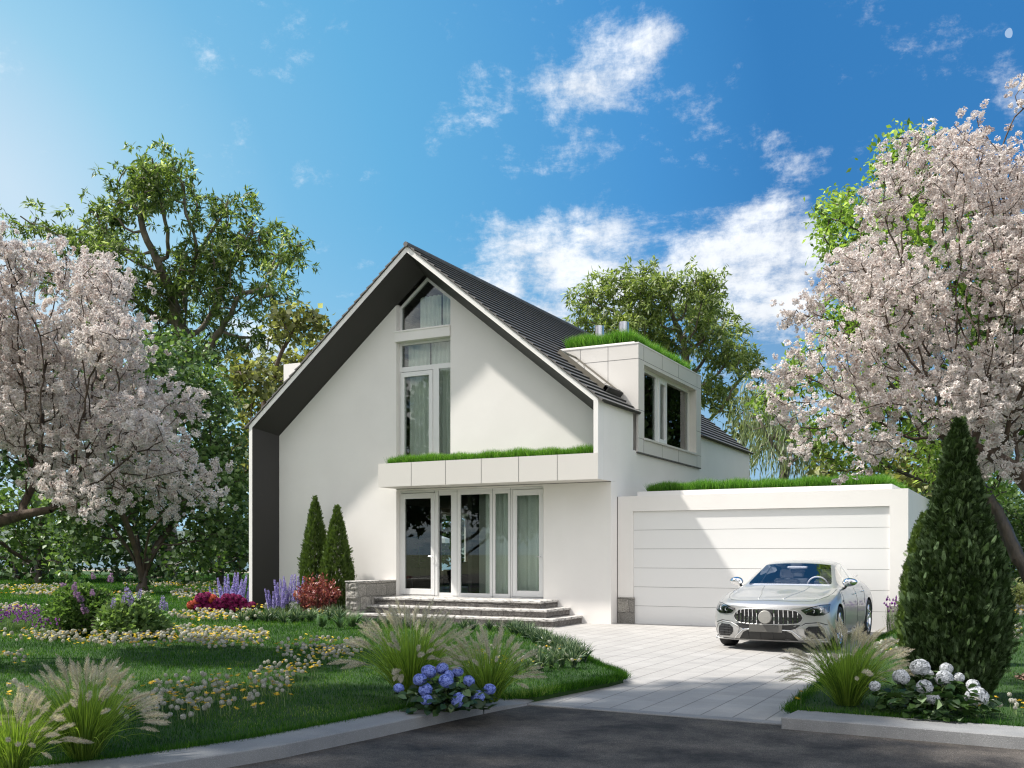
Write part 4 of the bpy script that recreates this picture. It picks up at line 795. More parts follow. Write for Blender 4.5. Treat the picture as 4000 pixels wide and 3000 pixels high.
# --- conifers built of flat sprays
def spray():
    V, F, A = [], [], []; b = 0
    def leafl(o, d, L, w):
        nonlocal b
        o = np.array(o); d = np.array(d, float); d /= np.linalg.norm(d); s = np.cross(d, [0, 0, 1]); s /= np.linalg.norm(s)
        V.extend([o, o + d * L * .5 + s * w, o + d * L, o + d * L * .5 - s * w]); F.append((b, b + 1, b + 2, b + 3)); A.extend([-.1, 0, .12, 0]); b += 4
    leafl((0, 0, 0), (0, 1, 0), 1.0, .05)
    for i in range(1, 7):
        y = .12 + i * .115; L = .30 * (1 - (i / 7.5) ** 1.5) + .07
        for s in (-1, 1): leafl((0, y, 0), (s * .62, .75, -.10), L, .034)
    return np.array(V), [np.array(F)], np.array(A)
ST, SF, SA = spray()
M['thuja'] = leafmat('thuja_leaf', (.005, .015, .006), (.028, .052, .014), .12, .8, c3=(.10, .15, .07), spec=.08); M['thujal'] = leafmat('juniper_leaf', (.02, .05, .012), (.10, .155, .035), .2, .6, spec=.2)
def conifer(label, B, prof, n, size, m_, seed, lumps=.42, tiers=26, group=None):
    """prof: (height, radius) pairs"""
    rng = np.random.default_rng(seed); B = np.array(B, float); hs_ = np.array([p[0] for p in prof]); rs = np.array([p[1] for p in prof])
    T = thing('cypress', label, 'conifer', tuple(B), group=group)
    q = MB(); q.tube([(0, 0, -.05), (0, 0, hs_[-1] * .95)], [max(.03, rs.max() * .12), .006], 8); q.build('trunk', M['bark'], T, smooth=True)
    # lumps: upright branch plumes
    nl = tiers * 5; la = rng.uniform(0, 2 * np.pi, nl); lh = rng.uniform(0, hs_[-1], nl); lw = rng.uniform(.6, 1.3, nl)
    h = np.interp(rng.random(n), np.cumsum(np.interp(np.linspace(0, hs_[-1], 60), hs_, rs) + .03) / np.sum(np.interp(np.linspace(0, hs_[-1], 60), hs_, rs) + .03), np.linspace(0, hs_[-1], 60)); a = rng.uniform(0, 2 * np.pi, n)
    R0 = np.interp(h, hs_, rs); da = np.abs((a[:, None] - la[None] + np.pi) % (2 * np.pi) - np.pi) * 2.2; dh = (h[:, None] - lh[None]) / (hs_[-1] * .10)
    bump = (np.exp(-da ** 2 - dh ** 2) * lw).sum(1); bump = np.clip(bump, 0, 1.4)
    rr = R0 * (1 - lumps + lumps * 1.25 * bump) * (1 - .38 * rng.random(n) ** 1.6) * np.where(rng.random(n) < .07, rng.uniform(1.0, 1.22, n), 1.0)
    P = np.stack([np.cos(a) * rr, np.sin(a) * rr, h], 1); out = np.stack([np.cos(a), np.sin(a), np.zeros(n)], 1)
    d = out * rng.uniform(.15, .75, n)[:, None] + np.array([0, 0, 1.0]) * rng.uniform(.5, 1.3, n)[:, None] + rng.normal(0, .30, (n, 3))
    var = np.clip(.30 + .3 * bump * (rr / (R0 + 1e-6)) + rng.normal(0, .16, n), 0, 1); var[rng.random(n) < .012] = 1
    P = P - (d / np.linalg.norm(d, axis=1, keepdims=True)) * size * .5
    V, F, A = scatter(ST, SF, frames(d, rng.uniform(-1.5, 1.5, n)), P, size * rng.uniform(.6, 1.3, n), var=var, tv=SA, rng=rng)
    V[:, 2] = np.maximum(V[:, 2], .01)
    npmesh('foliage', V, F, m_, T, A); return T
conifer('large dark columnar cypress on the right lawn, in front of the garage corner', gD(3745, 10.0), [(0, .25), (.25, .34), (.9, .36), (1.4, .30), (1.7, .23), (2.0, .17), (2.3, .12), (2.55, .08), (2.78, .02)], 34000, .115, M['thuja'], 1)
conifer('smaller light green cypress against the garage corner, behind the large one', gD(3612, 13.2), [(0, .22), (.5, .26), (1.2, .20), (1.7, .12), (2.0, .02)], 8000, .10, M['thujal'], 2)
conifer('taller slim cypress of the pair by the gable wall', (-16.05, 20.0, .1), [(0, .27), (.5, .30), (1.3, .27), (2.0, .18), (2.55, .10), (2.92, .02)], 9000, .12, M['thujal'], 3)
conifer('shorter slim cypress of the pair, next to the low stone wall', (-15.25, 19.85, .1), [(0, .30), (.5, .34), (1.2, .29), (1.8, .19), (2.3, .10), (2.66, .02)], 9000, .12, M['thujal'], 4)
# --- shade trees outside the left edge of the view (they throw the shade on the road and the front lawn)
def shade(label, B, trunk_top, cs, n, seed):
    rng = np.random.default_rng(seed); B = np.array(B, float); att = []
    for (c, R) in cs:
        v = rng.normal(0, 1, (n, 3)); v /= np.linalg.norm(v, axis=1, keepdims=True); v *= rng.random(n)[:, None] ** .4; att.append(np.array(c) + v * R * np.array([1, 1, .7]))
    tree('street_tree', label, 'tree', B, curve(B, trunk_top, 8, wob=.1), np.concatenate(att), .45, 4, .6, .02, .25, M['bark'], LM['dark'], 17, .32, .40, (wid(LEAF, .8), LEAFF), leafr=1.6)
shade('tall leafy street tree beyond the left edge, arching high over the kerb', (-12.2, 2.6, 0), (-11.0, 3.4, 6.5), [((-9.8, 5.0, 10.5), 2.3), ((-12.5, 4.2, 10.5), 2.4), ((-8.2, 2.6, 10.6), 2.2), ((-10.2, 7.3, 11.4), 1.6)], 260, 8)
shade('leafy street tree beyond the left edge, nearer to the viewpoint', (-9.5, -2.6, 0), (-8.6, -1.6, 5.0), [((-7.4, .6, 8.5), 2.2), ((-5.2, .9, 9.0), 1.9), ((-9.4, .6, 8.2), 2.0), ((-6.0, -1.0, 8.5), 2.0)], 240, 9)
mass('broad_tree', 'tall dark tree at the far right edge behind the blossom tree', 'tree', [(3900, 1250, 250), (4200, 1200, 260), (4450, 1400, 250), (4150, 1550, 280), (3850, 1650, 200), (4400, 1750, 250), (4650, 1600, 220)], 44, 4190, 1100, .55, 'dark', .38, per=16, spread=.42, rmax=.35)
mass('large_shrub', 'dark bushy thicket closing the gap behind the broad tree', 'shrub', [(560, 2080, 110), (660, 2120, 100), (480, 2160, 70), (740, 2160, 70), (420, 2060, 90), (560, 1950, 110), (400, 2215, 45), (480, 2225, 40), (560, 2225, 40), (650, 2225, 40), (740, 2225, 40)], 54, 600, 700, .5, 'dark', .36, spread=.45)
mass('large_shrub', 'low dark thicket behind the far left shrub', 'shrub', [(0, 2180, 70), (90, 2200, 60), (-100, 2150, 100), (200, 2195, 60), (290, 2150, 60), (60, 2230, 40), (150, 2232, 35), (240, 2230, 35), (330, 2228, 35), (-20, 2230, 40)], 57, 60, 500, .5, 'dark', .36, spread=.45)
shade('broad street tree across the road, seen only as a reflection in the doors', (-27, -3.5, 0), (-27, -3.5, 2.5), [((-27, -3.5, 5.5), 3.6), ((-24, -5, 4.5), 2.8), ((-30, -1, 4.5), 3.0), ((-26, -2, 8.5), 2.8)], 300, 12)
shade('second broad street tree across the road, seen only as a reflection', (-21, -9, 0), (-21, -9, 2.5), [((-21, -9, 5.5), 3.8), ((-18, -8, 5), 2.8), ((-23, -11, 8.5), 3.0)], 300, 13)
# ================================================================= GRASS
def inpoly(P, poly):
    x, y = P[:, 0], P[:, 1]; r = np.zeros(len(P), bool); n_ = len(poly); j = n_ - 1
    for i in range(n_):
        xi, yi = poly[i]; xj, yj = poly[j]; c = ((yi > y) != (yj > y)) & (x < (xj - xi) * (y - yi) / (yj - yi + 1e-12) + xi); r ^= c; j = i
    return r
def grassmat():
    m, nt, out = nmat('grass_blades'); n = N(nt); at = n('Attribute', attribute_name='v'); tc = n('TexCoord').outputs['Object']
    no = n('TexNoise', {'Vector': tc, 'Scale': .9, 'Detail': 4.0}); a = n('MapRange', {'Value': no.outputs['Fac'], 'From Min': .35, 'From Max': .65, 'To Min': -.22, 'To Max': .22})
    f = n('Math', {0: at.outputs['Fac'], 1: a.outputs[0]}, operation='ADD', use_clamp=True); cr = n('ValToRGB', {'Fac': f.outputs[0]}); e = cr.color_ramp.elements
    e[0].color = (.006, .035, .003, 1); e[1].color = (.125, .26, .016, 1); x = e.new(.5); x.color = (.024, .095, .006, 1); x = e.new(.985); x.color = (.10, .22, .016, 1); e[-1].color = (.34, .42, .12, 1)
    p = n('BsdfPrincipled', {'Base Color': cr.outputs[0], 'Roughness': .5, 'Specular IOR Level': .15})
    g_ = n('Mix', {'Factor': 1.0}, data_type='RGBA', blend_type='MULTIPLY'); nt.links.new(cr.outputs[0], g_.inputs[6]); g_.inputs[7].default_value = (1.5, 1.5, .7, 1)
    t = n('BsdfTranslucent', {'Color': g_.outputs[2]}); mx = n('MixShader', {'Fac': .4}); nt.links.new(p.outputs[0], mx.inputs[1]); nt.links.new(t.outputs[0], mx.inputs[2]); nt.links.new(mx.outputs[0], out.inputs[0]); return m
M['grass'] = grassmat(); M['roofgrass'] = leafmat('roof_grass', (.035, .13, .015), (.17, .36, .045), .4, .5, c3=(.6, .65, .4), spec=.15)
BT = np.array([[-.5, 0, 0], [.5, 0, 0], [.32, .55, .10], [-.32, .55, .10], [0, 1, .34]]); BF = [np.array([[3, 2, 4]]), np.array([[0, 1, 2, 3]])]
def blades(P, h, w, rng, lean=.35, tv=True):
    n_ = len(P); a = rng.uniform(0, 2 * np.pi, n_); l = np.abs(rng.normal(0, lean, n_)); d = np.stack([np.cos(a) * l, np.sin(a) * l, np.ones(n_)], 1)
    R = frames(d, rng.uniform(0, 6.28, n_)); S = np.stack([w, h, h], 1)
    return scatter(BT, BF, R, P, S, var=rng.random(n_) * .8 + .1, tv=np.array([-.15, -.15, 0, 0, .12]), rng=rng)
def lawn_blades(n_, poly, seed, D0=5.5, D1=70, side=.60):
    rng = np.random.default_rng(seed); D = D0 * (D1 / D0) ** rng.random(n_); s = rng.uniform(-side, side, n_) * D
    P = FW[None] * D[:, None] + RT[None] * s[:, None]; P[:, 2] = .095; k = inpoly(P, poly); P, D = P[k], D[k]; f = np.clip(D / 11, .8, 6)
    return blades(P, rng.uniform(.022, .055, len(P)) * np.clip(f, .9, 3.2) ** .7, .0042 * f * rng.uniform(.7, 1.4, len(P)), rng)
V, F, A = lawn_blades(760000, LL, 1); npmesh('grass', V, F, M['grass'], None, A, kind='stuff', label='short green lawn grass growing left of the driveway', cat='grass')
V, F, A = lawn_blades(330000, RL, 2); npmesh('grass', V, F, M['grass'], None, A, kind='stuff', label='short green lawn grass growing right of the driveway', cat='grass')
# longer tufts along the edges of the lawns
def along(pl, n_, w, rng):
    pl = np.array(pl, float); seg = np.linalg.norm(np.diff(pl, axis=0), axis=1); c = np.concatenate([[0], np.cumsum(seg)]); t = rng.random(n_) * c[-1]; i = np.clip(np.searchsorted(c, t) - 1, 0, len(seg) - 1)
    u = ((t - c[i]) / seg[i])[:, None]; P = pl[i] * (1 - u) + pl[i + 1] * u; P = np.concatenate([P + rng.normal(0, w, P.shape), np.full((n_, 1), .09)], 1); return P
rng = np.random.default_rng(5)
E1 = along(KB[3:] + LAWN_EDGE[:12], 34000, .035, rng); E2 = along(RL[1:8], 14000, .04, rng); E3 = along([(8, 9.38), (-1.9, 9.45)], 12000, .035, rng)
P = np.concatenate([E1, E2, E3]); P[:, 2] = .06; V, F, A = blades(P, rng.uniform(.05, .11, len(P)), rng.uniform(.003, .006, len(P)), rng, lean=.6); npmesh('grass', V, F, M['grass'], None, A, kind='stuff', label='longer ragged grass hanging over the kerbs and paving edges', cat='grass')
def bed(x0, x1, y0, y1, z, n_, h0, h1, w, lab, seed, holes=()):
    rng = np.random.default_rng(seed); P = np.stack([rng.uniform(x0, x1, n_), rng.uniform(y0, y1, n_), np.full(n_, z)], 1)
    for (a, b, c, d) in holes: P = P[~((P[:, 0] > a) & (P[:, 0] < b) & (P[:, 1] > c) & (P[:, 1] < d))]
    cl = .88 + .16 * np.sin(P[:, 0] * 5.3 + seed) * np.sin(P[:, 1] * 4.1 + P[:, 0] * 2.7)
    V, F, A = blades(P, rng.uniform(h0, h1, len(P)) * cl, rng.uniform(w * .6, w * 1.3, len(P)), rng, lean=.32); npmesh('grass', V, F, M['roofgrass'], None, A, kind='stuff', label=lab, cat='grass')
bed(-13.88, -8.42, 19.99, 20.5, 3.72, 26000, .16, .30, .009, 'grass growing in the long planter over the entrance', 3)
bed(-7.75, -2.65, 21.45, 22.6, 2.95, 46000, .17, .33, .009, 'thick grass covering the flat garage roof', 4)
bed(-3.3, -2.62, 22.6, 27.2, 2.95, 16000, .15, .30, .011, 'grass along the outer edge of the garage roof', 6)
bed(-10.2, DX - .27, DY0 + .24, DY0 + 1.1, DZ1 + .06, 22000, .25, .48, .011, 'tall grass on the front of the dormer roof', 7)
bed(DX - 1.1, DX - .27, DY0 + 1.1, DY1 - .25, DZ1 + .06, 30000, .22, .44, .011, 'tall grass on the outer side of the dormer roof', 8)
# ================================================================= DANDELIONS
M['dyel'] = leafmat('dandelion_petals', (.72, .44, .03), (.92, .76, .12), .25, .6, tmul=1.0); M['dwhite'] = leafmat('dandelion_seeds', (.42, .41, .37), (.62, .60, .55), .35, .9, tmul=.6)
M['dstem'] = mat('dandelion_stem', (.16, .22, .08), .6)
def disc_flower(rng, R=.022, k=26):
    a = rng.uniform(0, 6.28, k); el = rng.uniform(.15, 1.1, k); d = np.stack([np.cos(a), np.sin(a), np.tan(el) * .35], 1); return scatter(wid(LEAF, .30), LEAFF, frames(d, np.zeros(k)), np.zeros((k, 3)), np.full(k, R) * rng.uniform(.7, 1.1, k), rng=rng)
def seed_ball(rng, R=.022, k=46):
    i = np.arange(k) + .5; ph = np.arccos(1 - 2 * i / k); th = np.pi * (1 + 5 ** .5) * i; d = np.stack([np.cos(th) * np.sin(ph), np.sin(th) * np.sin(ph), np.cos(ph)], 1)
    T = np.array([[-.22, .86, -.22], [.22, .86, -.22], [.22, 1, .22], [-.22, 1, .22], [-.02, .1, 0], [.02, .1, 0], [.02, .9, 0], [-.02, .9, 0]]); return scatter(T, [np.array([[0, 1, 2, 3], [4, 5, 6, 7]])], frames(d, rng.uniform(0, 6, k)), np.zeros((k, 3)), np.full(k, R), rng=rng)
rng = np.random.default_rng(21)
PATCH = [(560, 2505, 430, 40, 720, .55), (900, 2515, 160, 40, 220, .45), (150, 2500, 150, 25, 60, .5), (60, 2600, 60, 25, 22, .7), (1250, 2560, 180, 45, 170, .5), (1150, 2640, 120, 30, 60, .5), (860, 2735, 290, 70, 150, .6), (1080, 2690, 120, 40, 40, .6), (640, 2800, 200, 60, 60, .6), (1320, 2580, 80, 30, 60, .5),
         (300, 2330, 300, 8, 160, .5), (850, 2420, 190, 22, 170, .5), (800, 2330, 130, 30, 220, .5), (150, 2305, 160, 14, 200, .5), (700, 2290, 220, 10, 200, .5), (60, 2390, 110, 14, 70, .4), (1000, 2390, 70, 10, 20, .5), (1890, 2570, 60, 20, 14, .5), (2150, 2560, 60, 25, 16, .5), (1950, 2620, 160, 25, 34, .5), (2240, 2610, 40, 10, 8, .5),
         (3490, 2560, 90, 25, 46, .55), (3540, 2545, 50, 20, 22, .5), (3960, 2400, 60, 18, 70, .5), (3950, 2490, 50, 30, 44, .65), (3120, 2760, 40, 20, 6, .2), (3850, 2800, 60, 14, 8, .3), (3970, 2790, 40, 14, 8, .4), (1260, 2410, 60, 10, 20, .5), (430, 2690, 90, 30, 14, .6), (60, 2740, 60, 25, 10, .5)]
cand = []
for (cx, cy, rx, ry, k, wf) in PATCH:
    for _ in range(k):
        a, r_ = rng.uniform(0, 6.28), rng.random() ** .55; x, y = cx + math.cos(a) * rx * r_, cy + math.sin(a) * ry * r_; p = onZ(x, y, .1)
        if p @ FW > 58: continue
        cand.append((p, rng.random() < wf))
C = np.array([c[0] for c in cand]); ok = inpoly(C, LL) | inpoly(C, RL); cand = [c for c, k in zip(cand, ok) if k]
cand.sort(key=lambda c: float((c[0] - CP) @ FW)); print('dandelions', len(cand))
def far_f(D): return min(1.9, max(1.0, D / 13.0))
for white in (False, True):
    L = [c[0] for c in cand if c[1] == white]; near, far = L[:150], L[150:]
    lab = 'white dandelion seed head on a thin stalk in the lawn' if white else 'yellow dandelion flower on a thin stalk in the lawn'; grp = 'dandelion seed heads in the lawn' if white else 'dandelion flowers in the lawn'
    root0 = None; V, F, A = (seed_ball if white else disc_flower)(rng)
    for i, p in enumerate(near):
        if root0 is None:
            root0 = thing('dandelion', lab, 'dandelion', tuple(p), group=grp)
            h = npmesh('seed_head' if white else 'flower_head', V, F, M['dwhite' if white else 'dyel'], root0, A); h.location = (.0, 0, 1.0)
            q = MB(); q.tube([(.0, 0, 0), (.012, 0, .5), (0, 0, 1.0)], .0022, 3, cap=False); s_ = q.build('stem', M['dstem'], root0); ch = (h, s_); r = root0
        else:
            r = root0.copy(); COL.objects.link(r)
            cc_ = []
            for c in ch: d = c.copy(); COL.objects.link(d); d.parent = r; cc_.append(d)
            h, s_ = cc_
        D = float((p - CP) @ FW); sc = far_f(D) * rng.uniform(.85, 1.2) * (1.0 if white else 1.45); H_ = rng.uniform(.07, .17)
        r.location = tuple(p); r.rotation_euler = (rng.normal(0, .14), rng.normal(0, .14), rng.uniform(0, 6.28))
        s_.scale = (1, 1, H_); h.location = (0, 0, H_ + (.0 if not white else .01)); h.scale = (sc, sc, sc)
    if far:
        P = np.array(far); k = len(P); D = (P - CP) @ FW; H_ = rng.uniform(.07, .17, k); sc = np.clip(D / 13, 1, 1.9) * rng.uniform(.85, 1.2, k) * (1.0 if white else 1.2)
        Rz = frames(np.stack([rng.normal(0, .2, k), rng.normal(0, .2, k), np.ones(k)], 1), rng.uniform(0, 6, k)); Ry = Rz[:, :, [0, 2, 1]].copy(); Ry[:, :, 1] *= -1
        hv = scatter(V, F, Ry, P + np.stack([0 * H_, 0 * H_, H_], 1), sc, rng=rng)
        npmesh('dandelions', hv[0], hv[1], M['dwhite' if white else 'dyel'], None, hv[2], kind='stuff', label='mass of small far ' + ('white dandelion seed heads' if white else 'yellow dandelion flowers') + ' in the lawn', cat='dandelions')
# ================================================================= FOUNTAIN GRASSES
M['fblade'] = leafmat('fountain_blade', (.07, .13, .02), (.30, .42, .07), .45, .45, tmul=1.4); M['plume'] = leafmat('plume_hair', (.55, .47, .43), (.95, .88, .84), .5, .9, tmul=.8)
def arch(a, lean, L, n_=7, droop=1.0):
    """points of a stem that leaves the ground steeply and arches over"""
    p = np.zeros(3); pts = [p.copy()]; th = lean * .45
    for i in range(n_):
        th = lean * .45 + (lean * .9) * ((i + 1) / n_) ** 1.5 * droop; p = p + np.array([math.cos(a) * math.sin(th), math.sin(a) * math.sin(th), math.cos(th)]) * L / n_; pts.append(p.copy())
    return np.array(pts)
def ribbons(paths, ws, rng, rough=0):
    Vs, Fs, As = [], [], []; b = 0
    for pts, w in zip(paths, ws):
        n_ = len(pts); d = np.gradient(pts, axis=0); s = np.cross(d, [0, 0, 1.0]) + rng.normal(0, .02, 3); s /= np.linalg.norm(s, axis=1, keepdims=True) + 1e-9; up = np.cross(s, d); up /= np.linalg.norm(up, axis=1, keepdims=True) + 1e-9
        r = rng.uniform(-1.2, 1.2); sd = s * math.cos(r) + up * math.sin(r); t = np.linspace(0, 1, n_)[:, None]; ww = w * np.minimum(1, (1 - t) * 2.2 + .08) * np.minimum(1, .5 + t * 3)
        Vs.append(np.concatenate([pts + sd * ww, pts - sd * ww])); i = np.arange(n_ - 1); Fs.append(np.stack([i, i + 1, i + 1 + n_, i + n_], 1) + b); b += 2 * n_
        v = rng.random(); As.append(np.clip(np.concatenate([v + (t[:, 0] - .5) * .5] * 2), 0, 1))
    return np.concatenate(Vs), [np.concatenate(Fs)], np.concatenate(As)
def plume_mesh(rng, L=.20, R=.024):
    k = 300; t = rng.random(k); a = rng.uniform(0, 6.28, k); rad = R * (np.sin(np.clip(t * .9 + .12, 0, 1) * np.pi) ** .6); bend = -.25 * t * t
    P = np.stack([0 * t, bend * L * .6, t * L], 1); d = np.stack([np.cos(a), np.sin(a), np.full(k, .85)], 1)
    T = np.array([[-.012, 0, 0], [.012, 0, 0], [.026, .55, 0], [0, 1, 0], [-.026, .55, 0]]); V, F, A = scatter(T, [np.array([[0, 1, 2, 3, 4]])], frames(d, rng.uniform(0, 6, k)), P, rad * 1.5, rng=rng)
    c = MB(); c.tube([(0, 0, -.03), (0, 0, L * .5), (0, -.15 * L, L)], [.002, .004, .0015], 5); cv = np.array(c.v); cf = [np.array([f for f in c.f if len(f) == 4])]
    V, F, A = merge([(V, F, A), (cv, cf, np.full(len(cv), .2))]); me_o = npmesh('plume', V, F, M['plume'], None, A); me = me_o.data; bpy.data.objects.remove(me_o); return me
PL = [plume_mesh(np.random.default_rng(40 + i)) for i in range(4)]
def fountain(label, B, S, nb, npl, seed, lift=1.0):
    rng = np.random.default_rng(seed); T = thing('fountain_grass', label, 'ornamental grass', tuple(B))
    paths, ws = [], []
    for _ in range(nb):
        a = rng.uniform(0, 6.28); lean = min(1.6, abs(rng.normal(.55, .33))) ; L = S * rng.uniform(.75, 1.12); p = arch(a, lean, L, 7); r0 = rng.random() ** .5 * S * .16; p = p + [math.cos(a) * r0, math.sin(a) * r0, 0]; p[:, 2] = np.maximum(p[:, 2], .01); paths.append(p); ws.append(rng.uniform(.0016, .0034) * (S / .7) ** .5)
    V, F, A = ribbons(paths, ws, rng); npmesh('blades', V, F, M['fblade'], T, A)
    sp_ = []
    for i in range(npl):
        a = rng.uniform(0, 6.28); u = (i + .5) / npl; lean = .12 + 1.25 * u ** .8 + rng.normal(0, .06); L = S * (1.0 - .12 * u) * rng.uniform(.9, 1.08) * lift; p = arch(a, lean, L, 8, droop=.8); p[:, 2] = np.maximum(p[:, 2], .01); sp_.append(p)
        d = Vector(p[-1] - p[-2]).normalized(); o = bpy.data.objects.new('plume', PL[i % 4]); COL.objects.link(o); o.parent = T; q = d.to_track_quat('Z', 'Y'); o.rotation_mode = 'QUATERNION'; o.rotation_quaternion = q @ Matrix.Rotation(rng.uniform(-1, 1), 4, 'Z').to_quaternion(); o.location = tuple(p[-1] - (p[-1] - p[-2]) * .2); s_ = S / .7 * rng.uniform(.8, 1.15); o.scale = (s_, s_, s_)
    V, F, A = ribbons(sp_, [.0016] * len(sp_), rng); npmesh('stalks', V, F, M['fblade'], T, np.clip(A + .3, 0, 1)); return T
fountain('largest fountain grass at the bottom left of the lawn beside the kerb', gD(330, 7.05), .60, 950, 88, 1)
fountain('fountain grass cut by the bottom left corner of the view', gD(55, 6.55), .47, 650, 60, 2)
fountain('big fountain grass directly behind the blue hydrangea', gD(1605, 10.1), .80, 1000, 96, 3)
fountain('smaller fountain grass right behind the blue hydrangea', gD(1905, 9.75), .62, 700, 64, 4)
fountain('fountain grass at the right edge of the driveway beside the white hydrangea', gD(3310, 9.55), .68, 900, 84, 5)
# ================================================================= HYDRANGEAS
def floret_ball(rng, k=84):
    i = np.arange(k) + .5; ph = np.arccos(1 - 1.85 * i / k); th = np.pi * (1 + 5 ** .5) * i; d = np.stack([np.cos(th) * np.sin(ph), np.sin(th) * np.sin(ph), np.cos(ph)], 1) + rng.normal(0, .06, (k, 3)); d /= np.linalg.norm(d, axis=1, keepdims=True)
    T, Fc, tv = [], [], []
    for j in range(4):
        a = j * math.pi / 2; ca, sa = math.cos(a), math.sin(a)
        for (r, t, h) in ((.02, 0, 0), (.6, .5, .12), (1.0, .0, .02), (.6, -.5, .12)): T.append((ca * r - sa * t, h, sa * r + ca * t)); tv.append(-.25 if r < .1 else .12)
        Fc.append((4 * j, 4 * j + 1, 4 * j + 2, 4 * j + 3))
    R = frames(d + rng.normal(0, .12, (k, 3)), rng.uniform(0, 6, k)); rad = 1 - .06 * rng.random(k)
    V, F, A = scatter(np.array(T), [np.array(Fc)], R, d * rad[:, None], np.full(k, .27), var=rng.uniform(.1, .9, k), tv=np.array(tv), rng=rng)
    q = MB(); bm = bmesh.new(); bmesh.ops.create_icosphere(bm, subdivisions=2, radius=.86); vs = np.array([v.co[:] for v in bm.verts]); fs = np.array([[v.index for v in f.verts] for f in bm.faces]); bm.free()
    return merge([(V, F, A), (vs, [fs], np.zeros(len(vs)))])
M['hblue'] = petalmat('blue_petals', (.07, .11, .42), (.34, .42, .88), .25); M['hwhite'] = petalmat('white_petals', (.26, .28, .28), (.74, .75, .77), .25)
M['hleaf'] = leafmat('hydrangea_leaf', (.018, .045, .015), (.06, .11, .03), .25, .35, c3=(.3, .4, .22))
BM = []
for i in range(3):
    V, F, A = floret_ball(np.random.default_rng(60 + i)); o = npmesh('fh', V, F, None, None, A); BM.append(o.data); bpy.data.objects.remove(o)
def hydrangea(label, B, heads, D, mt, seed, leafn, rad, hh):
    """heads: (px, py, rpx, dD)"""
    rng = np.random.default_rng(seed); B = np.array(B, float); T = thing('hydrangea', label, 'hydrangea', tuple(B)); meshes = []
    for me in BM: c = me.copy(); c.materials.clear(); c.materials.append(M[mt]); meshes.append(c)
    st_ = MB(); LP, LD = [], []
    for i, (x, y, r, dd) in enumerate(heads):
        p = atD(x, y, D + dd) - B; R = r * D / FPX; o = bpy.data.objects.new('flower_head', meshes[i % 3]); COL.objects.link(o); o.parent = T; o.location = tuple(p); o.scale = (R * 1.0, R * 1.0, R * .88); o.rotation_euler = (rng.normal(0, .3), rng.normal(0, .3), rng.uniform(0, 6))
        b0 = np.array([p[0] * .15, p[1] * .15, 0]); pts = [b0, b0 * .4 + p * .55 + [0, 0, -.02], p - [0, 0, R * .7]]; st_.tube(pts, [.006, .005, .004], 5)
        for q in range(14): t = rng.uniform(.25, .95); LP.append(pts[0] * (1 - t) + pts[2] * t + rng.normal(0, .02, 3)); LD.append(np.array([rng.normal(0, 1), rng.normal(0, 1), rng.uniform(-.2, .5)]))
    for q in range(leafn):
        a = rng.uniform(0, 6.28); r_ = rng.random() ** .5 * rad; z = rng.uniform(.03, hh) * (1 - .5 * (r_ / rad) ** 2); LP.append(np.array([math.cos(a) * r_, math.sin(a) * r_, z])); LD.append(np.array([math.cos(a) + rng.normal(0, .4), math.sin(a) + rng.normal(0, .4), rng.uniform(-.5, .5)]))
    st_.build('stems', M['stem'], T, smooth=True); LP = np.array(LP); V, F, A = scatter(wid(LEAF6, .85), LEAF6F, frames(np.array(LD)), LP, rng.uniform(.07, .125, len(LP)), rng=rng); V[:, 2] = np.maximum(V[:, 2], .005)
    npmesh('leaves', V, F, M['hleaf'], T, A); return T
bh = [(1675, 2623, 30, .25), (1640, 2655, 27, .1), (1728, 2612, 25, .3), (1788, 2625, 23, .3), (1742, 2660, 29, .0), (1755, 2635, 20, .2), (1662, 2695, 27, -.1), (1666, 2735, 24, -.15), (1558, 2688, 21, .1), (1832, 2660, 24, .15), (1792, 2735, 30, -.2), (1867, 2722, 27, -.05), (1912, 2693, 25, .1)]
hydrangea('blue flowered hydrangea leaning over the kerb at the centre', gD(1745, 9.25), bh, 9.2, 'hblue', 1, 190, .40, .30)
wh = [(3595, 2608, 38, .2), (3520, 2645, 33, .1), (3612, 2684, 31, .0), (3645, 2730, 26, -.1), (3697, 2612, 26, .3), (3688, 2650, 34, .1), (3744, 2650, 24, .25), (3802, 2680, 28, .1), (3815, 2722, 42, -.15), (3417, 2680, 22, .1), (3630, 2632, 18, .3)]
hydrangea('white flowered hydrangea in front of the large cypress', gD(3650, 9.05), wh, 9.0, 'hwhite', 2, 330, .48, .34)
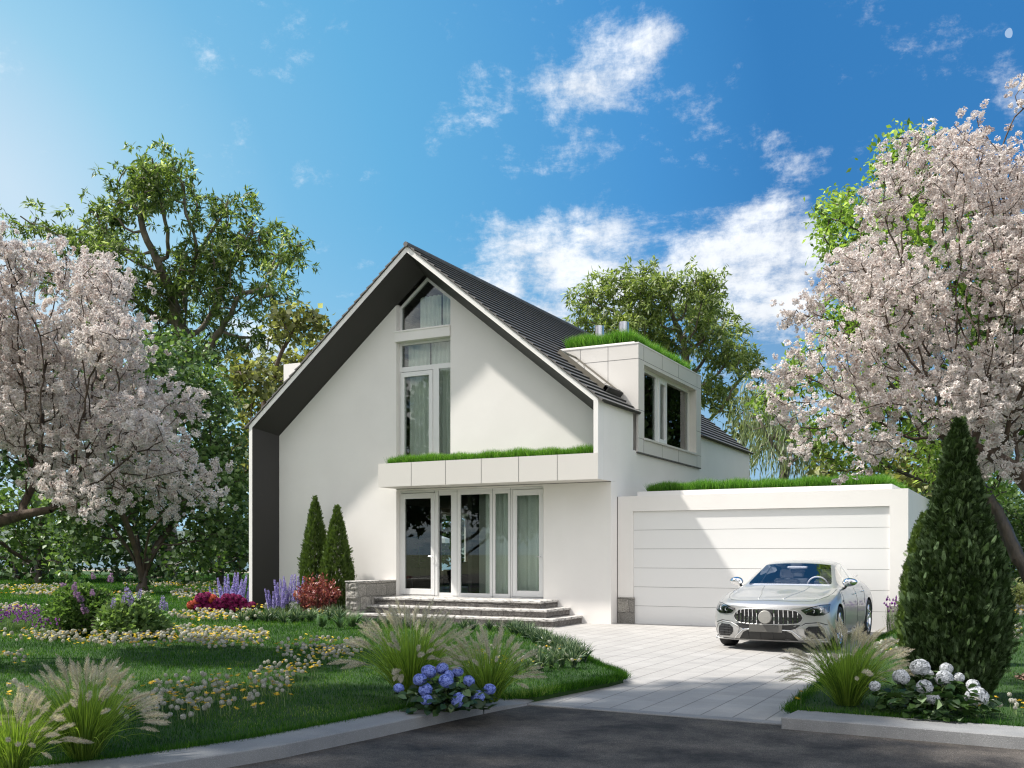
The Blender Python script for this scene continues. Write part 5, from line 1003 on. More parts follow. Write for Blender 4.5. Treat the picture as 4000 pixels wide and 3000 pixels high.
# ================================================================= FLOWERING SHRUBS AND PERENNIALS
def bush(name, label, cat, B, rx, h, n_, lsize, w, m_, seed, tall=False, spikes=None, hollow=.35, leafup=.3, lumps=5):
    rng = np.random.default_rng(seed); T = thing(name, label, cat, tuple(B)); q = MB()
    for i in range(9): a = i * .7 + rng.random(); q.tube([(0, 0, 0), (math.cos(a) * rx * .3, math.sin(a) * rx * .3, h * .45), (math.cos(a) * rx * .7, math.sin(a) * rx * .7, h * .75)], [.014, .009, .004], 5)
    q.build('stems', M['bark'], T, smooth=True)
    v = rng.normal(0, 1, (n_, 3)); v /= np.linalg.norm(v, axis=1, keepdims=True); v[:, 2] = np.abs(v[:, 2]) * 1.0 - .12
    lc = rng.normal(0, 1, (lumps * 6, 3)); lc[:, 2] = abs(lc[:, 2]); lc /= np.linalg.norm(lc, axis=1, keepdims=True); bump = np.max(np.exp(-(np.linalg.norm(v[:, None] - lc[None], axis=2) / .35) ** 2), axis=1)
    r = (1 - .5 * rng.random(n_) ** 2) * (.78 + .26 * bump); P = v * r[:, None] * [rx, rx, h]; P[:, 2] = np.maximum(P[:, 2], .02)
    d = v * .8 + rng.normal(0, .55, (n_, 3)) + [0, 0, leafup]
    V, F, A = scatter(wid(LEAF6, w), LEAF6F, frames(d, rng.normal(0, .6, n_)), P, lsize * rng.uniform(.65, 1.25, n_), var=np.clip(rng.random(n_) * .7 + .25 * bump, 0, 1), rng=rng); V[:, 2] = np.maximum(V[:, 2], .01)
    npmesh('foliage', V, F, m_, T, A); return T
def spike_mesh(rng, L, R, k, lean=.6, w=.5):
    t = rng.random(k); a = rng.uniform(0, 6.28, k); rad = R * (1 - .55 * t ** 2); P = np.stack([np.cos(a) * rad * .35, np.sin(a) * rad * .35, t * L], 1); d = np.stack([np.cos(a), np.sin(a), np.full(k, lean)], 1); return scatter(wid(LEAF, w), LEAFF, frames(d, rng.uniform(-1, 1, k)), P, rad, rng=rng)
M['lilac'] = petalmat('lilac_flower', (.16, .12, .26), (.42, .35, .60), .3); M['lilacp'] = petalmat('dusky_flower', (.20, .10, .20), (.42, .26, .42), .3)
M['shrubl'] = leafmat('shrub_leaf', (.05, .11, .03), (.30, .42, .17), .3, .38, c3=(.6, .7, .42)); M['shrubd'] = leafmat('shrub_leaf_dark', (.035, .09, .025), (.19, .30, .09), .3, .4, c3=(.5, .6, .32))
def add_spikes(T, pts, L, R, mt, seed, k=90):
    rng = np.random.default_rng(seed); V, F, A = spike_mesh(rng, 1.0, R / L, k); me = None
    for (p, sc, ax) in pts:
        if me is None: o = npmesh('flower_spike', V, F, M[mt], T, A); me = o.data
        else: o = bpy.data.objects.new('flower_spike', me); COL.objects.link(o); o.parent = T
        o.location = tuple(p); o.scale = (L * sc,) * 3; o.rotation_euler = ax
B = gD(325, 17.7); T = bush('lilac_bush', 'round dark green lilac bush with dusky purple flowers on the left lawn', 'bush', B, .74, 1.10, 8500, .085, .62, M['shrubd'], 1)
rng = np.random.default_rng(3); pts = []
for (x, y) in ((232, 2285), (288, 2310), (300, 2335), (368, 2265), (362, 2330), (320, 2355), (430, 2278), (340, 2400)): pts.append((atD(x, y, 17.1) - np.array(B), rng.uniform(.8, 1.3), (rng.normal(0, .6), rng.normal(0, .6), 0)))
add_spikes(T, pts, .15, .045, 'lilacp', 4)
B = gD(515, 17.3); T = bush('lilac_bush', 'broad bush with large pale lit leaves and upright violet spikes on the left lawn', 'bush', B, .62, .82, 3400, .13, .6, M['shrubl'], 5)
pts = []
for (x, y, s) in ((440, 2360, 1.0), (515, 2335, 1.4), (540, 2322, .9), (632, 2365, 1.2), (650, 2370, .8), (480, 2340, .8), (500, 2350, .8)): pts.append((atD(x, y + 18, 16.9) - np.array(B), s, (rng.normal(0, .2), rng.normal(0, .3), 0)))
add_spikes(T, pts, .20, .045, 'lilac', 6)
# spanish lavender plants: slim stalks with small purple heads
M['lav'] = petalmat('lavender_flower', (.09, .02, .12), (.38, .13, .45), .3); M['lavg'] = leafmat('lavender_stem', (.06, .12, .04), (.18, .26, .10), .3, .6)
def lavender(label, B, rad, n_, h, seed, group=None, hs=1.0):
    rng = np.random.default_rng(seed); T = thing('lavender', label, 'lavender', tuple(B), group=group); paths, hd, hp = [], [], []
    for i in range(n_):
        a = rng.uniform(0, 6.28); r = rng.random() ** .6 * rad * .8; p0 = np.array([math.cos(a) * r, math.sin(a) * r, 0]); H_ = h * rng.uniform(.55, 1.05); tip = p0 + [math.cos(a) * rad * .25 * rng.random(), math.sin(a) * rad * .25 * rng.random(), H_]; paths.append(np.array([p0, (p0 + tip) / 2 + rng.normal(0, .01, 3), tip])); hp.append(tip); hd.append(tip - p0)
        for _ in range(3): q = p0 + rng.normal(0, .03, 3) * [1, 1, 0]; paths.append(np.array([q, q + [rng.normal(0, .04), rng.normal(0, .04), H_ * rng.uniform(.3, .7)], q + [rng.normal(0, .07), rng.normal(0, .07), H_ * rng.uniform(.5, .8)]]))
    V, F, A = ribbons(paths, [.0035] * len(paths), rng); npmesh('stems', V, F, M['lavg'], T, A)
    hv = [scatter(wid(LEAF, .75), LEAFF, frames(np.array(hd) + rng.normal(0, .12, (n_, 3)), rng.uniform(0, 6, n_)), np.array(hp) + [0, 0, -.01], .038 * hs * rng.uniform(.8, 1.2, n_), var=np.full(n_, v_), rng=rng) for v_ in (.0, .1, .5)]
    hv += [scatter(wid(LEAF, .5), LEAFF, frames(np.array(hd) + rng.normal(0, .4, (n_, 3)) * .3, rng.uniform(0, 6, n_)), np.array(hp) + [0, 0, .012 * hs], .034 * hs * rng.uniform(.8, 1.2, n_), var=np.full(n_, .9), rng=rng) for _ in range(2)]
    V, F, A = merge(hv); npmesh('flowers', V, F, M['lav'], T, A)
for i, (x, y, r, k) in enumerate(((40, 2470, .42, 70), (130, 2455, .38, 60), (85, 2425, .4, 40), (225, 2480, .34, 70), (300, 2475, .30, 70), (370, 2490, .28, 60), (180, 2500, .25, 30), (20, 2440, .3, 30))):
    B = onZ(x, y, .1); lavender('clump of slim purple lavender in the bed by the lilac bushes', tuple(B), r, k, .34, 30 + i, group='lavender clumps by the lilac bushes')
lavender('purple lavender at the stone plinth beside the parked car', tuple(gD(3530, 19.0)), .42, 80, .62, 50, hs=1.25)
# liatris clumps
M['liat'] = petalmat('liatris_flower', (.20, .15, .38), (.52, .46, .78), .3); M['liatg'] = leafmat('liatris_leaf', (.05, .10, .04), (.22, .30, .14), .3, .5)
def liatris(label, B, spots, D, seed):
    rng = np.random.default_rng(seed); B = np.array(B, float); T = thing('gayfeather', label, 'flowering plant', tuple(B)); V, F, A = spike_mesh(rng, 1.0, .105, 420, lean=.3, w=.7); me = None; lv = []
    for (x, y, L, dd) in spots:
        tip = atD(x, y, D + dd) - B; base = np.array([tip[0] * .75 + rng.normal(0, .05), tip[1] * .75 + rng.normal(0, .05), 0]); d = (tip - base); Lw = L * D / FPX; ax = Vector(d).normalized().to_track_quat('Z', 'Y'); s0 = Vector(tip) - Vector(d).normalized() * Lw
        if me is None: o = npmesh('flower_spike', V, F, M['liat'], T, A); me = o.data
        else: o = bpy.data.objects.new('flower_spike', me); COL.objects.link(o); o.parent = T
        o.rotation_mode = 'QUATERNION'; o.rotation_quaternion = ax; o.location = s0; o.scale = (Lw * .8 if Lw < .5 else Lw * .62,) * 2 + (Lw,)
        k = 70; t = rng.random(k); P = base[None] + (np.array(s0) - base)[None] * t[:, None]; a = rng.uniform(0, 6.28, k); lv.append(scatter(wid(LEAF, .13), LEAFF, frames(np.stack([np.cos(a), np.sin(a), np.full(k, .5)], 1)), P, rng.uniform(.07, .14, k), rng=rng))
    V, F, A = merge(lv); V[:, 2] = np.maximum(V[:, 2], .01); npmesh('foliage', V, F, M['liatg'], T, A)
liatris('lavender blue flower spikes left of the black house corner', gD(900, 26.4), [(818, 2292, 60, 0), (835, 2300, 50, .2), (850, 2258, 100, 0), (862, 2290, 80, .3), (878, 2252, 90, .4), (890, 2243, 100, 0), (905, 2290, 80, -.2), (918, 2238, 100, .3), (930, 2236, 95, 0), (945, 2262, 95, .2), (938, 2300, 70, -.2), (963, 2246, 100, 0), (955, 2270, 90, .4), (975, 2275, 80, 0), (984, 2272, 90, .3), (982, 2320, 50, 0), (903, 2300, 70, .2), (870, 2310, 50, -.1)], 26.3, 1)
liatris('lavender blue flower spikes between the black house corner and the red bush', gD(1110, 24.2), [(1035, 2300, 85, 0), (1048, 2305, 70, .2), (1072, 2265, 110, 0), (1085, 2275, 90, .3), (1068, 2310, 70, -.2), (1095, 2262, 105, 0), (1108, 2250, 60, .5), (1112, 2268, 105, 0), (1105, 2300, 80, -.3), (1140, 2245, 110, .1), (1152, 2243, 110, .3), (1165, 2252, 100, 0), (1185, 2252, 100, .2), (1128, 2290, 70, 0), (1172, 2290, 70, -.2), (1088, 2320, 55, 0)], 24.1, 2)
# crimson round flowered border plants
M['crim'] = petalmat('crimson_petals', (.05, .004, .02), (.22, .012, .085), .2); M['oran'] = petalmat('orange_petals', (.16, .02, .01), (.50, .09, .05), .2)
B = np.array(gD(865, 24.9)); T = thing('border_flowers', 'low row of crimson ball shaped flowers at the house corner', 'flowering plant', tuple(B)); rng = np.random.default_rng(8)
V, F, A = seed_ball(rng, 1.0, 170); V = V * 1.0
cr_me = or_me = None
for i, (x, y, r) in enumerate(((748, 2364, 18), (772, 2350, 17), (783, 2338, 22), (775, 2372, 20), (808, 2334, 22), (803, 2350, 18), (815, 2375, 21), (830, 2340, 19), (845, 2352, 19), (853, 2374, 21), (862, 2382, 16), (868, 2352, 16), (878, 2362, 17), (884, 2338, 20), (908, 2336, 18), (905, 2353, 20), (915, 2374, 21), (930, 2340, 18), (948, 2352, 18), (955, 2372, 21), (982, 2368, 19))):
    orange = x < 800 and i in (0, 1, 4) or i == 7
    if orange: o = npmesh('flower_head', V, F, M['oran'], T, A) if or_me is None else bpy.data.objects.new('flower_head', or_me); or_me = o.data
    else: o = npmesh('flower_head', V, F, M['crim'], T, A) if cr_me is None else bpy.data.objects.new('flower_head', cr_me); cr_me = o.data
    if o.name not in COL.objects: COL.objects.link(o)
    o.parent = T; R = r * 24.7 / FPX; o.location = tuple(atD(x, y, 24.7) - B); o.scale = (R, R, R)
k = 700; P = np.stack([rng.uniform(-.75, .72, k), rng.normal(0, .1, k), rng.uniform(.0, .22, k)], 1); P = P @ np.stack([RT, FW, [0, 0, 1]]); d = rng.normal(0, 1, (k, 3)); V2, F2, A2 = scatter(wid(LEAF, .45), LEAFF, frames(d), P, np.full(k, .09), rng=rng); V2[:, 2] = np.maximum(V2[:, 2], .01); npmesh('foliage', V2, F2, M['hleaf'], T, A2)
# red barberry bush: many upright leafy shoots
M['barb'] = leafmat('barberry_leaf', (.12, .022, .028), (.40, .12, .12), .35, .35, c3=(.75, .42, .40), tmul=1.1)
rng = np.random.default_rng(9); B = np.array(gD(1238, 23.9)); T = thing('barberry_bush', 'dark red leaved bush in front of the two slim cypresses', 'bush', tuple(B)); pr, lp, ld = [], [], []
for i in range(120):
    a = rng.uniform(0, 6.28); r = rng.random() ** .5 * .50; x, y = math.cos(a) * r, math.sin(a) * r * .8; h = (1.02 - .45 * (r / .5) ** 2) * rng.uniform(.72, 1.04); tip = np.array([x * 1.25, y * 1.25, h]); p0 = np.array([x * .45, y * .45, 0]); pr.append(np.array([p0, (p0 + tip) / 2 + [x * .15, y * .15, 0], tip])); k = 30; t = rng.random(k) ** .8
    lp.append(p0 + (tip - p0) * t[:, None] + rng.normal(0, .03, (k, 3))); ld.append(rng.normal(0, .8, (k, 3)) + [0, 0, .7])
V, F, A = ribbons(pr, [.005] * len(pr), rng); npmesh('stems', V, F, M['bark'], T, A)
LP = np.concatenate(lp); V, F, A = scatter(wid(LEAF6, .55), LEAF6F, frames(np.concatenate(ld), rng.uniform(-1.5, 1.5, len(LP))), LP, rng.uniform(.05, .09, len(LP)), rng=rng); V[:, 2] = np.maximum(V[:, 2], .01); npmesh('foliage', V, F, M['barb'], T, A)
# strap leaved border tufts
M['mondo'] = leafmat('strap_leaf', (.012, .035, .016), (.07, .13, .06), .2, .3, c3=(.35, .42, .28)); M['mondol'] = leafmat('strap_leaf_pale', (.03, .07, .035), (.15, .22, .12), .25, .3, c3=(.4, .45, .3))
def tuft_mesh(seed, n_, L, w, mt):
    rng = np.random.default_rng(seed); paths = []
    for _ in range(n_): a = rng.uniform(0, 6.28); p = arch(a, min(1.5, abs(rng.normal(.6, .35))), L * rng.uniform(.7, 1.15), 5, droop=1.1); p[:, :2] += rng.normal(0, .012, 2); p[:, 2] = np.maximum(p[:, 2], .004); paths.append(p)
    V, F, A = ribbons(paths, [w] * n_, rng); o = npmesh('t', V, F, M[mt], None, A); me = o.data; me.name = 'strap_leaves'; bpy.data.objects.remove(o); return me
TM = [tuft_mesh(70 + i, 62, .27, .0055, 'mondo') for i in range(3)]; TL = [tuft_mesh(80 + i, 46, .30, .008, 'mondol') for i in range(2)]
def tuft(p, me, label, grp, s=1.0):
    o = bpy.data.objects.new('strap_leaf_tuft', me); COL.objects.link(o); o.location = tuple(p); o.rotation_euler = (0, 0, rng.uniform(0, 6.28)); o.scale = (s, s, s); tag(o, label, 'border plant', grp)
ti = 0
for (x, y) in [(1395, 2447), (1430, 2449), (1470, 2450), (1510, 2451), (1560, 2453), (1600, 2455), (1655, 2456), (1705, 2458), (1760, 2460), (1810, 2462), (1855, 2463), (1905, 2465), (1952, 2466), (2000, 2462)]:
    tuft(onZ(x, y, .1) + rng.normal(0, .03, 3) * [1, 1, 0], TM[ti % 3], 'dark strap leaved tuft in the spaced row in front of the steps', 'dark strap leaved tufts in the spaced row in front of the steps', rng.uniform(.85, 1.05)); ti += 1
for i in range(44):
    t = i / 43; x = 2020 + (2290 - 2020) * t; y = 2468 + (2590 - 2468) * t ** 1.1; p = onZ(x, y, .1) + np.array([-.05, -.05, 0]) + rng.normal(0, .07, 3) * [1, 1, 0]
    tuft(p, TM[ti % 3], 'dark strap leaved tuft in the dense diagonal row along the paving', 'dark strap leaved tufts in the dense diagonal row along the paving', rng.uniform(.85, 1.15)); ti += 1
for (x, y) in [(2015, 2640), (2060, 2625), (2110, 2622), (2150, 2612), (2195, 2608), (2240, 2612), (2085, 2600), (2170, 2590)]:
    tuft(onZ(x, y, .1), TL[ti % 2], 'paler strap leaved tuft near the tip of the left lawn', 'paler strap leaved tufts near the tip of the left lawn', rng.uniform(.85, 1.1)); ti += 1
for i in range(22):
    x = 945 + (1330 - 945) * i / 21 + rng.normal(0, 6); y = 2432 + rng.normal(0, 4) - (8 if i > 14 else 0)
    tuft(onZ(x, y, .1), (TL if i % 3 == 0 else TM)[ti % 2], 'strap leaved tuft in the row in front of the red bush', 'strap leaved tufts in the row in front of the red bush', rng.uniform(.95, 1.3)); ti += 1
# ferns
M['fern'] = leafmat('fern_leaf', (.05, .12, .06), (.20, .32, .17), .35, .4, c3=(.5, .6, .42))
def frond(rng, a, lean, L):
    p = arch(a, lean, L, 9, droop=.9); V, F, A = [], [], []; P, Dd, S = [], [], []
    tt = np.linspace(.08, .98, 24)
    for t in tt:
        i = t * 9; j = min(int(i), 8); q = p[j] + (p[j + 1] - p[j]) * (i - j); d = p[j + 1] - p[j]; d = d / np.linalg.norm(d); s = np.cross(d, [0, 0, 1.]); s /= np.linalg.norm(s) + 1e-9
        for sg in (-1, 1): P.append(q); Dd.append(s * sg + d * .35); S.append(L * .24 * math.sin(min(1, t * 1.25 + .15) * math.pi * .92 + .1) + .01)
    v = rng.uniform(.2, .9); return scatter(wid(LEAF, .26), LEAFF, frames(np.array(Dd), np.zeros(len(P))), np.array(P), np.array(S), var=np.clip(v + rng.normal(0, .12, len(P)), 0, 1), rng=rng)
for i, (x, y, lab) in enumerate(((1258, 2455, 'leftmost of the three green ferns below the red bush'), (1330, 2458, 'middle one of the three ferns, its fronds curling low over the grass'), (1378, 2456, 'tall fern standing against the low stone wall'))):
    rg = np.random.default_rng(90 + i); fr_ = [frond(rg, rg.uniform(0, 6.28), rg.uniform(.3, 1.2), rg.uniform(.30, .52) * (1.25 if i == 2 else 1)) for _ in range(13)]; V, F, A = merge(fr_); V[:, 2] = np.maximum(V[:, 2], .01)
    npmesh('fern', V, F, M['fern'], None, A, label=lab, cat='fern').location = tuple(onZ(x, y, .1))
# bark mulch ring round the right blossom tree
rg = np.random.default_rng(7); k = 900; a = rg.uniform(0, 6.28, k); r = rg.random(k) ** .5 * .42; P = np.stack([np.cos(a) * r, np.sin(a) * r, rg.uniform(.0, .035, k)], 1) + gD(4120, 11.5, .1)
V, F, A = scatter(np.array([[-.5, 0, 0], [.5, 0, 0], [.5, 1, .1], [-.5, 1, .1]]), [np.array([[0, 1, 2, 3]])], frames(rg.normal(0, 1, (k, 3)) * [1, 1, .25]), P, np.full(k, .028), rng=rg)
npmesh('bark_mulch', V, F, leafmat('mulch', (.16, .09, .06), (.34, .22, .16), 0, .9), None, A, kind='stuff', label='ring of reddish bark mulch round the right blossom tree', cat='mulch')
# ================================================================= CAR (local: x across, y from nose to tail, z up)
from mathutils.bvhtree import BVHTree
def paintmat():
    m, nt, out = nmat('silver_paint'); n = N(nt); tc = n('TexCoord').outputs['Object']; v = n('TexNoise', {'Vector': tc, 'Scale': 900.0, 'Detail': 1.0}); b = n('Bump', {'Height': v.outputs['Fac'], 'Strength': .08, 'Distance': .001})
    p = n('BsdfPrincipled', {'Base Color': (.52, .515, .50, 1), 'Metallic': .6, 'Roughness': .34, 'Coat Weight': .7, 'Coat Roughness': .02, 'Normal': b.outputs[0]}); nt.links.new(p.outputs[0], out.inputs[0]); return m
M['paint'] = paintmat(); M['chrome'] = mat('chrome', (.85, .85, .86), .08, metal=1.0); M['black'] = mat('black_plastic', (.018, .018, .018), .45, bump=.1, bscale=200); M['darkgrille'] = mat('dark_grille', (.03, .03, .03), .5)
M['tyre'] = mat('tyre_rubber', (.018, .018, .018), .75, bump=.3, bscale=90); M['rim'] = mat('rim_alloy', (.75, .76, .78), .15, metal=1.0); M['carglass'] = glassmat('windscreen_glass', (.90, .92, .97), .9, base=.10); M['sideglass'] = glassmat('side_window_glass', (.30, .33, .36), 1.6, base=.28)
M['lampglass'] = glassmat('headlamp_glass', (.75, .8, .85), 1.6, base=.08); M['seat'] = mat('seat_leather', (.62, .62, .63), .6); M['plate'] = mat('blank_plate', (.11, .105, .095), .45); M['badge'] = mat('blank_badge', (.36, .35, .32), .5, metal=.3)
CAR = thing('car', 'silver four door coupe with a vertical bar grille parked nose out before the garage', 'car', (-3.73, 15.85, .005), math.radians(-.8))
# s, bow, then (x, z) for: sill, low, wide, shoulder, belt, belt2, rail, inner, mid, top ; zb
ST_ = [
 (.00, .36, .17, [(.84, .19), (.93, .32), (.945, .50), (.925, .64), (.84, .715), (.80, .728), (.70, .745), (.62, .752), (.36, .765), (0, .77)]),
 (.10, .34, .16, [(.87, .18), (.95, .32), (.96, .50), (.945, .66), (.87, .748), (.83, .762), (.73, .780), (.64, .788), (.38, .800), (0, .805)]),
 (.35, .26, .16, [(.89, .18), (.965, .33), (.975, .52), (.965, .71), (.895, .80), (.86, .815), (.75, .838), (.66, .836), (.40, .838), (0, .850)]),
 (.85, .13, .17, [(.90, .18), (.975, .33), (.985, .55), (.975, .77), (.90, .875), (.87, .888), (.76, .900), (.67, .888), (.42, .905), (0, .910)]),
 (1.25, .06, .18, [(.90, .19), (.955, .33), (.962, .55), (.955, .80), (.885, .93), (.86, .945), (.75, .955), (.66, .945), (.42, .968), (0, .968)]),
 (1.50, .03, .18, [(.90, .19), (.945, .33), (.952, .55), (.945, .82), (.875, .95), (.855, .968), (.775, .995), (.725, 1.005), (.42, 1.020), (0, 1.024)]),
 (1.66, .05, .18, [(.90, .19), (.940, .33), (.950, .55), (.942, .83), (.868, .96), (.852, .985), (.752, 1.065), (.70, 1.078), (.42, 1.10), (0, 1.105)]),
 (2.28, .10, .18, [(.90, .19), (.935, .33), (.950, .55), (.938, .84), (.858, .975), (.842, 1.00), (.628, 1.335), (.565, 1.362), (.36, 1.388), (0, 1.398)]),
 (2.42, .10, .18, [(.90, .19), (.935, .33), (.950, .55), (.937, .84), (.856, .977), (.840, 1.00), (.615, 1.365), (.55, 1.392), (.36, 1.418), (0, 1.428)]),
 (2.86, .04, .18, [(.90, .19), (.935, .33), (.950, .55), (.936, .84), (.852, .98), (.836, 1.005), (.600, 1.385), (.53, 1.415), (.35, 1.442), (0, 1.455)]),
 (2.95, .02, .18, [(.90, .19), (.937, .33), (.951, .55), (.936, .84), (.851, .982), (.835, 1.007), (.598, 1.382), (.53, 1.413), (.35, 1.440), (0, 1.452)]),
 (3.50, .00, .18, [(.90, .19), (.955, .33), (.965, .56), (.950, .85), (.850, .99), (.830, 1.015), (.590, 1.325), (.52, 1.360), (.34, 1.388), (0, 1.40)]),
 (4.05, .00, .19, [(.90, .20), (.975, .35), (.985, .58), (.962, .86), (.835, 1.00), (.800, 1.03), (.600, 1.18), (.53, 1.205), (.34, 1.235), (0, 1.245)]),
 (4.50, -.06, .22, [(.87, .24), (.95, .38), (.965, .60), (.930, .85), (.80, .985), (.77, 1.00), (.64, 1.035), (.56, 1.05), (.34, 1.065), (0, 1.07)]),
 (4.76, -.16, .26, [(.82, .28), (.90, .42), (.92, .62), (.88, .83), (.76, .95), (.73, .965), (.62, .975), (.54, .98), (.34, .99), (0, .995)]),
 (4.84, -.18, .30, [(.78, .32), (.86, .44), (.88, .62), (.84, .80), (.72, .91), (.70, .92), (.60, .93), (.52, .935), (.32, .94), (0, .945)])]
bm = bmesh.new(); rows = []
for (s, bow, zb, pts) in ST_:
    half = [(0.0, zb)] + pts
    row = {}
    def mkv(x, z): return bm.verts.new((x, s + bow * (abs(x) / .95) ** 2.2, z))
    R_ = [mkv(x, z) for x, z in half[:-1]] + [mkv(0, half[-1][1])]; L_ = [mkv(-x, z) for x, z in half[1:-1]]
    rows.append(R_ + L_[::-1])          # closed ring: bottom centre, right side up, top centre, left side down
nR = len(rows[0]); rail_i = 7
GL = {}
for a in range(len(rows) - 1):
    for j in range(nR):
        f = bm.faces.new((rows[a][j], rows[a][(j + 1) % nR], rows[a + 1][(j + 1) % nR], rows[a + 1][j]))
        jj = j if j < 10 else nR - 1 - j    # mirrored index
        if jj == 0: f.material_index = 4  # underside coloured black to deepen the shade beneath the car
        elif ST_[a][0] in (1.50, 1.66) and jj in (8, 9): f.material_index = 1
        elif ST_[a][0] in (1.66, 2.28, 2.42) and jj == 6: f.material_index = 2
        elif ST_[a][0] in (2.95,) and jj == 6: f.material_index = 2
        elif ST_[a][0] == 1.50 and jj in (8, 9): f.material_index = 1 if False else 0
        elif ST_[a][0] in (3.50,) and jj == 6: f.material_index = 2
        elif ST_[a][0] in (3.50, 4.05) and jj in (8, 9): f.material_index = 3
# caps: two inner rings then fan
def cap(row, sgn, y0):
    cz = sum(v.co.z for v in row) / len(row); prev = row
    for k, (sc, dy) in enumerate(((.86, .035), (.45, .06))):
        ring_ = [bm.verts.new((v.co.x * sc, (y0 + (v.co.y - y0) * sc ** 1.6) - sgn * dy, cz + (v.co.z - cz) * sc)) for v in row]
        for j in range(nR): bm.faces.new((prev[j], ring_[j], ring_[(j + 1) % nR], prev[(j + 1) % nR]) if sgn > 0 else (prev[j], prev[(j + 1) % nR], ring_[(j + 1) % nR], ring_[j]))
        prev = ring_
    c = bm.verts.new((0, y0 - sgn * .065, cz))
    for j in range(nR): bm.faces.new((prev[j], c, prev[(j + 1) % nR]) if sgn > 0 else (prev[j], prev[(j + 1) % nR], c))
cap(rows[0], 1, 0.0); cap(rows[-1], -1, 4.84)
bmesh.ops.recalc_face_normals(bm, faces=bm.faces)
# crease the lines that read as edges
cr = bm.edges.layers.float.get('crease_edge') or bm.edges.layers.float.new('crease_edge')
idx = {v: (a, j) for a, r in enumerate(rows) for j, v in enumerate(r)}
for e in bm.edges:
    a, b = idx.get(e.verts[0]), idx.get(e.verts[1])
    if a and b:
        ja, jb = [(j if j <= 10 else nR - j) for j in (a[1], b[1])]
        if ja == jb == 5: e[cr] = .35
        if ja == jb == 7 and min(a[0], b[0]) >= 0 and max(a[0], b[0]) <= 5: e[cr] = .45
        if ja == jb and ja in (6, 7, 8) and min(a[0], b[0]) >= 6 and max(a[0], b[0]) <= 12: e[cr] = .6
        if ja == jb == 1: e[cr] = .6
    fm = {f.material_index for f in e.link_faces}
    if len(fm) > 1: e[cr] = .85
me = bpy.data.meshes.new('body'); bm.to_mesh(me); bm.free()
tmp = bpy.data.objects.new('tmpbody', me); COL.objects.link(tmp)
for k in ('paint', 'carglass', 'sideglass', 'sideglass', 'black'): me.materials.append(M[k])
ss = tmp.modifiers.new('s', 'SUBSURF'); ss.levels = 3; ss.render_levels = 3
WY = (.95, 3.86); WR = .352
cut = MB()
for wy in WY:
    for sx in (-1, 1): cut.lathe([(0, 0), (.395, 0), (.395, .36), (0, .36)], (.64 * sx if sx > 0 else -1.0, wy, .355), 40, axis='x')
cuto = cut.build('cutter', None); cuto.data.materials.clear()
for _ in range(4): cuto.data.materials.append(M['black'])
cuto.data.materials.append(M['black']); cuto.data.polygons.foreach_set('material_index', [4] * len(cuto.data.polygons))
bo = tmp.modifiers.new('b', 'BOOLEAN'); bo.operation = 'DIFFERENCE'; bo.object = cuto; bo.solver = 'EXACT'
dg = bpy.context.evaluated_depsgraph_get(); ev = tmp.evaluated_get(dg).to_mesh(); bm = bmesh.new(); bm.from_mesh(ev); bm.faces.ensure_lookup_table(); tmp.evaluated_get(dg).to_mesh_clear()
print('car faces', len(bm.faces), sorted({f.material_index for f in bm.faces}))
def split(name, mi, mm, parent=CAR, **kw):
    b2 = bm.copy(); bmesh.ops.delete(b2, geom=[f for f in b2.faces if f.material_index != mi], context='FACES')
    return b2
full = bm.copy(); bmesh.ops.triangulate(full, faces=full.faces); BV = BVHTree.FromBMesh(full)
def emit(b2, name, mats, parent=CAR, smooth=True, **kw):
    me = bpy.data.meshes.new(name); b2.to_mesh(me); b2.free(); o = link(name, me, parent, mats, **kw)
    for p in me.polygons: p.material_index = min(p.material_index, max(0, len(me.materials) - 1))
    if smooth: me.polygons.foreach_set('use_smooth', [True] * len(me.polygons)); me.set_sharp_from_angle(angle=math.radians(38))
    return o
b2 = bm.copy(); bmesh.ops.delete(b2, geom=[f for f in b2.faces if f.material_index in (1, 2, 3)], context='FACES')
for f in b2.faces: f.material_index = 1 if f.material_index == 4 else 0
body = emit(b2, 'body', [M['paint'], M['black']])
def side_of(pred, mi):
    b2 = bm.copy(); bmesh.ops.delete(b2, geom=[f for f in b2.faces if not (f.material_index == mi and pred(f.calc_center_median()))], context='FACES'); return b2
emit(side_of(lambda c: True, 1), 'windscreen', [M['carglass']]); emit(side_of(lambda c: True, 3), 'rear_window', [M['sideglass']])
for lo, hi in ((0, 2.9), (2.9, 3.5), (3.5, 5)):
    for sx in (-1, 1):
        b2 = side_of(lambda c: c.x * sx > 0 and lo <= c.y < hi, 2)
        if len(b2.faces): emit(b2, 'side_window', [M['sideglass']])
        else: b2.free()
bpy.data.objects.remove(tmp); bpy.data.objects.remove(cuto)
def front(x, z, off=.004):
    h = BV.ray_cast(Vector((x, -2, z)), Vector((0, 1, 0)))
    return (Vector((x, h[0].y - off, z)) if h[0] else Vector((x, .3, z)))
def sidept(y, z, sx=1, off=.003):
    h = BV.ray_cast(Vector((2 * sx, y, z)), Vector((-sx, 0, 0))); return Vector((h[0].x + off * sx, y, z)) if h[0] else Vector((.95 * sx, y, z))
def toppt(x, y, off=.003):
    h = BV.ray_cast(Vector((x, y, 3)), Vector((0, 0, -1))); return Vector((x, y, h[0].z + off)) if h[0] else Vector((x, y, 1))
def dense(poly, k=5, closed=True):
    r = []; n_ = len(poly)
    for i in range(n_ if closed else n_ - 1):
        a, b = Vector(poly[i]), Vector(poly[(i + 1) % n_])
        for t in range(k): r.append(a.lerp(b, t / k))
    if not closed: r.append(Vector(poly[-1]))
    return r
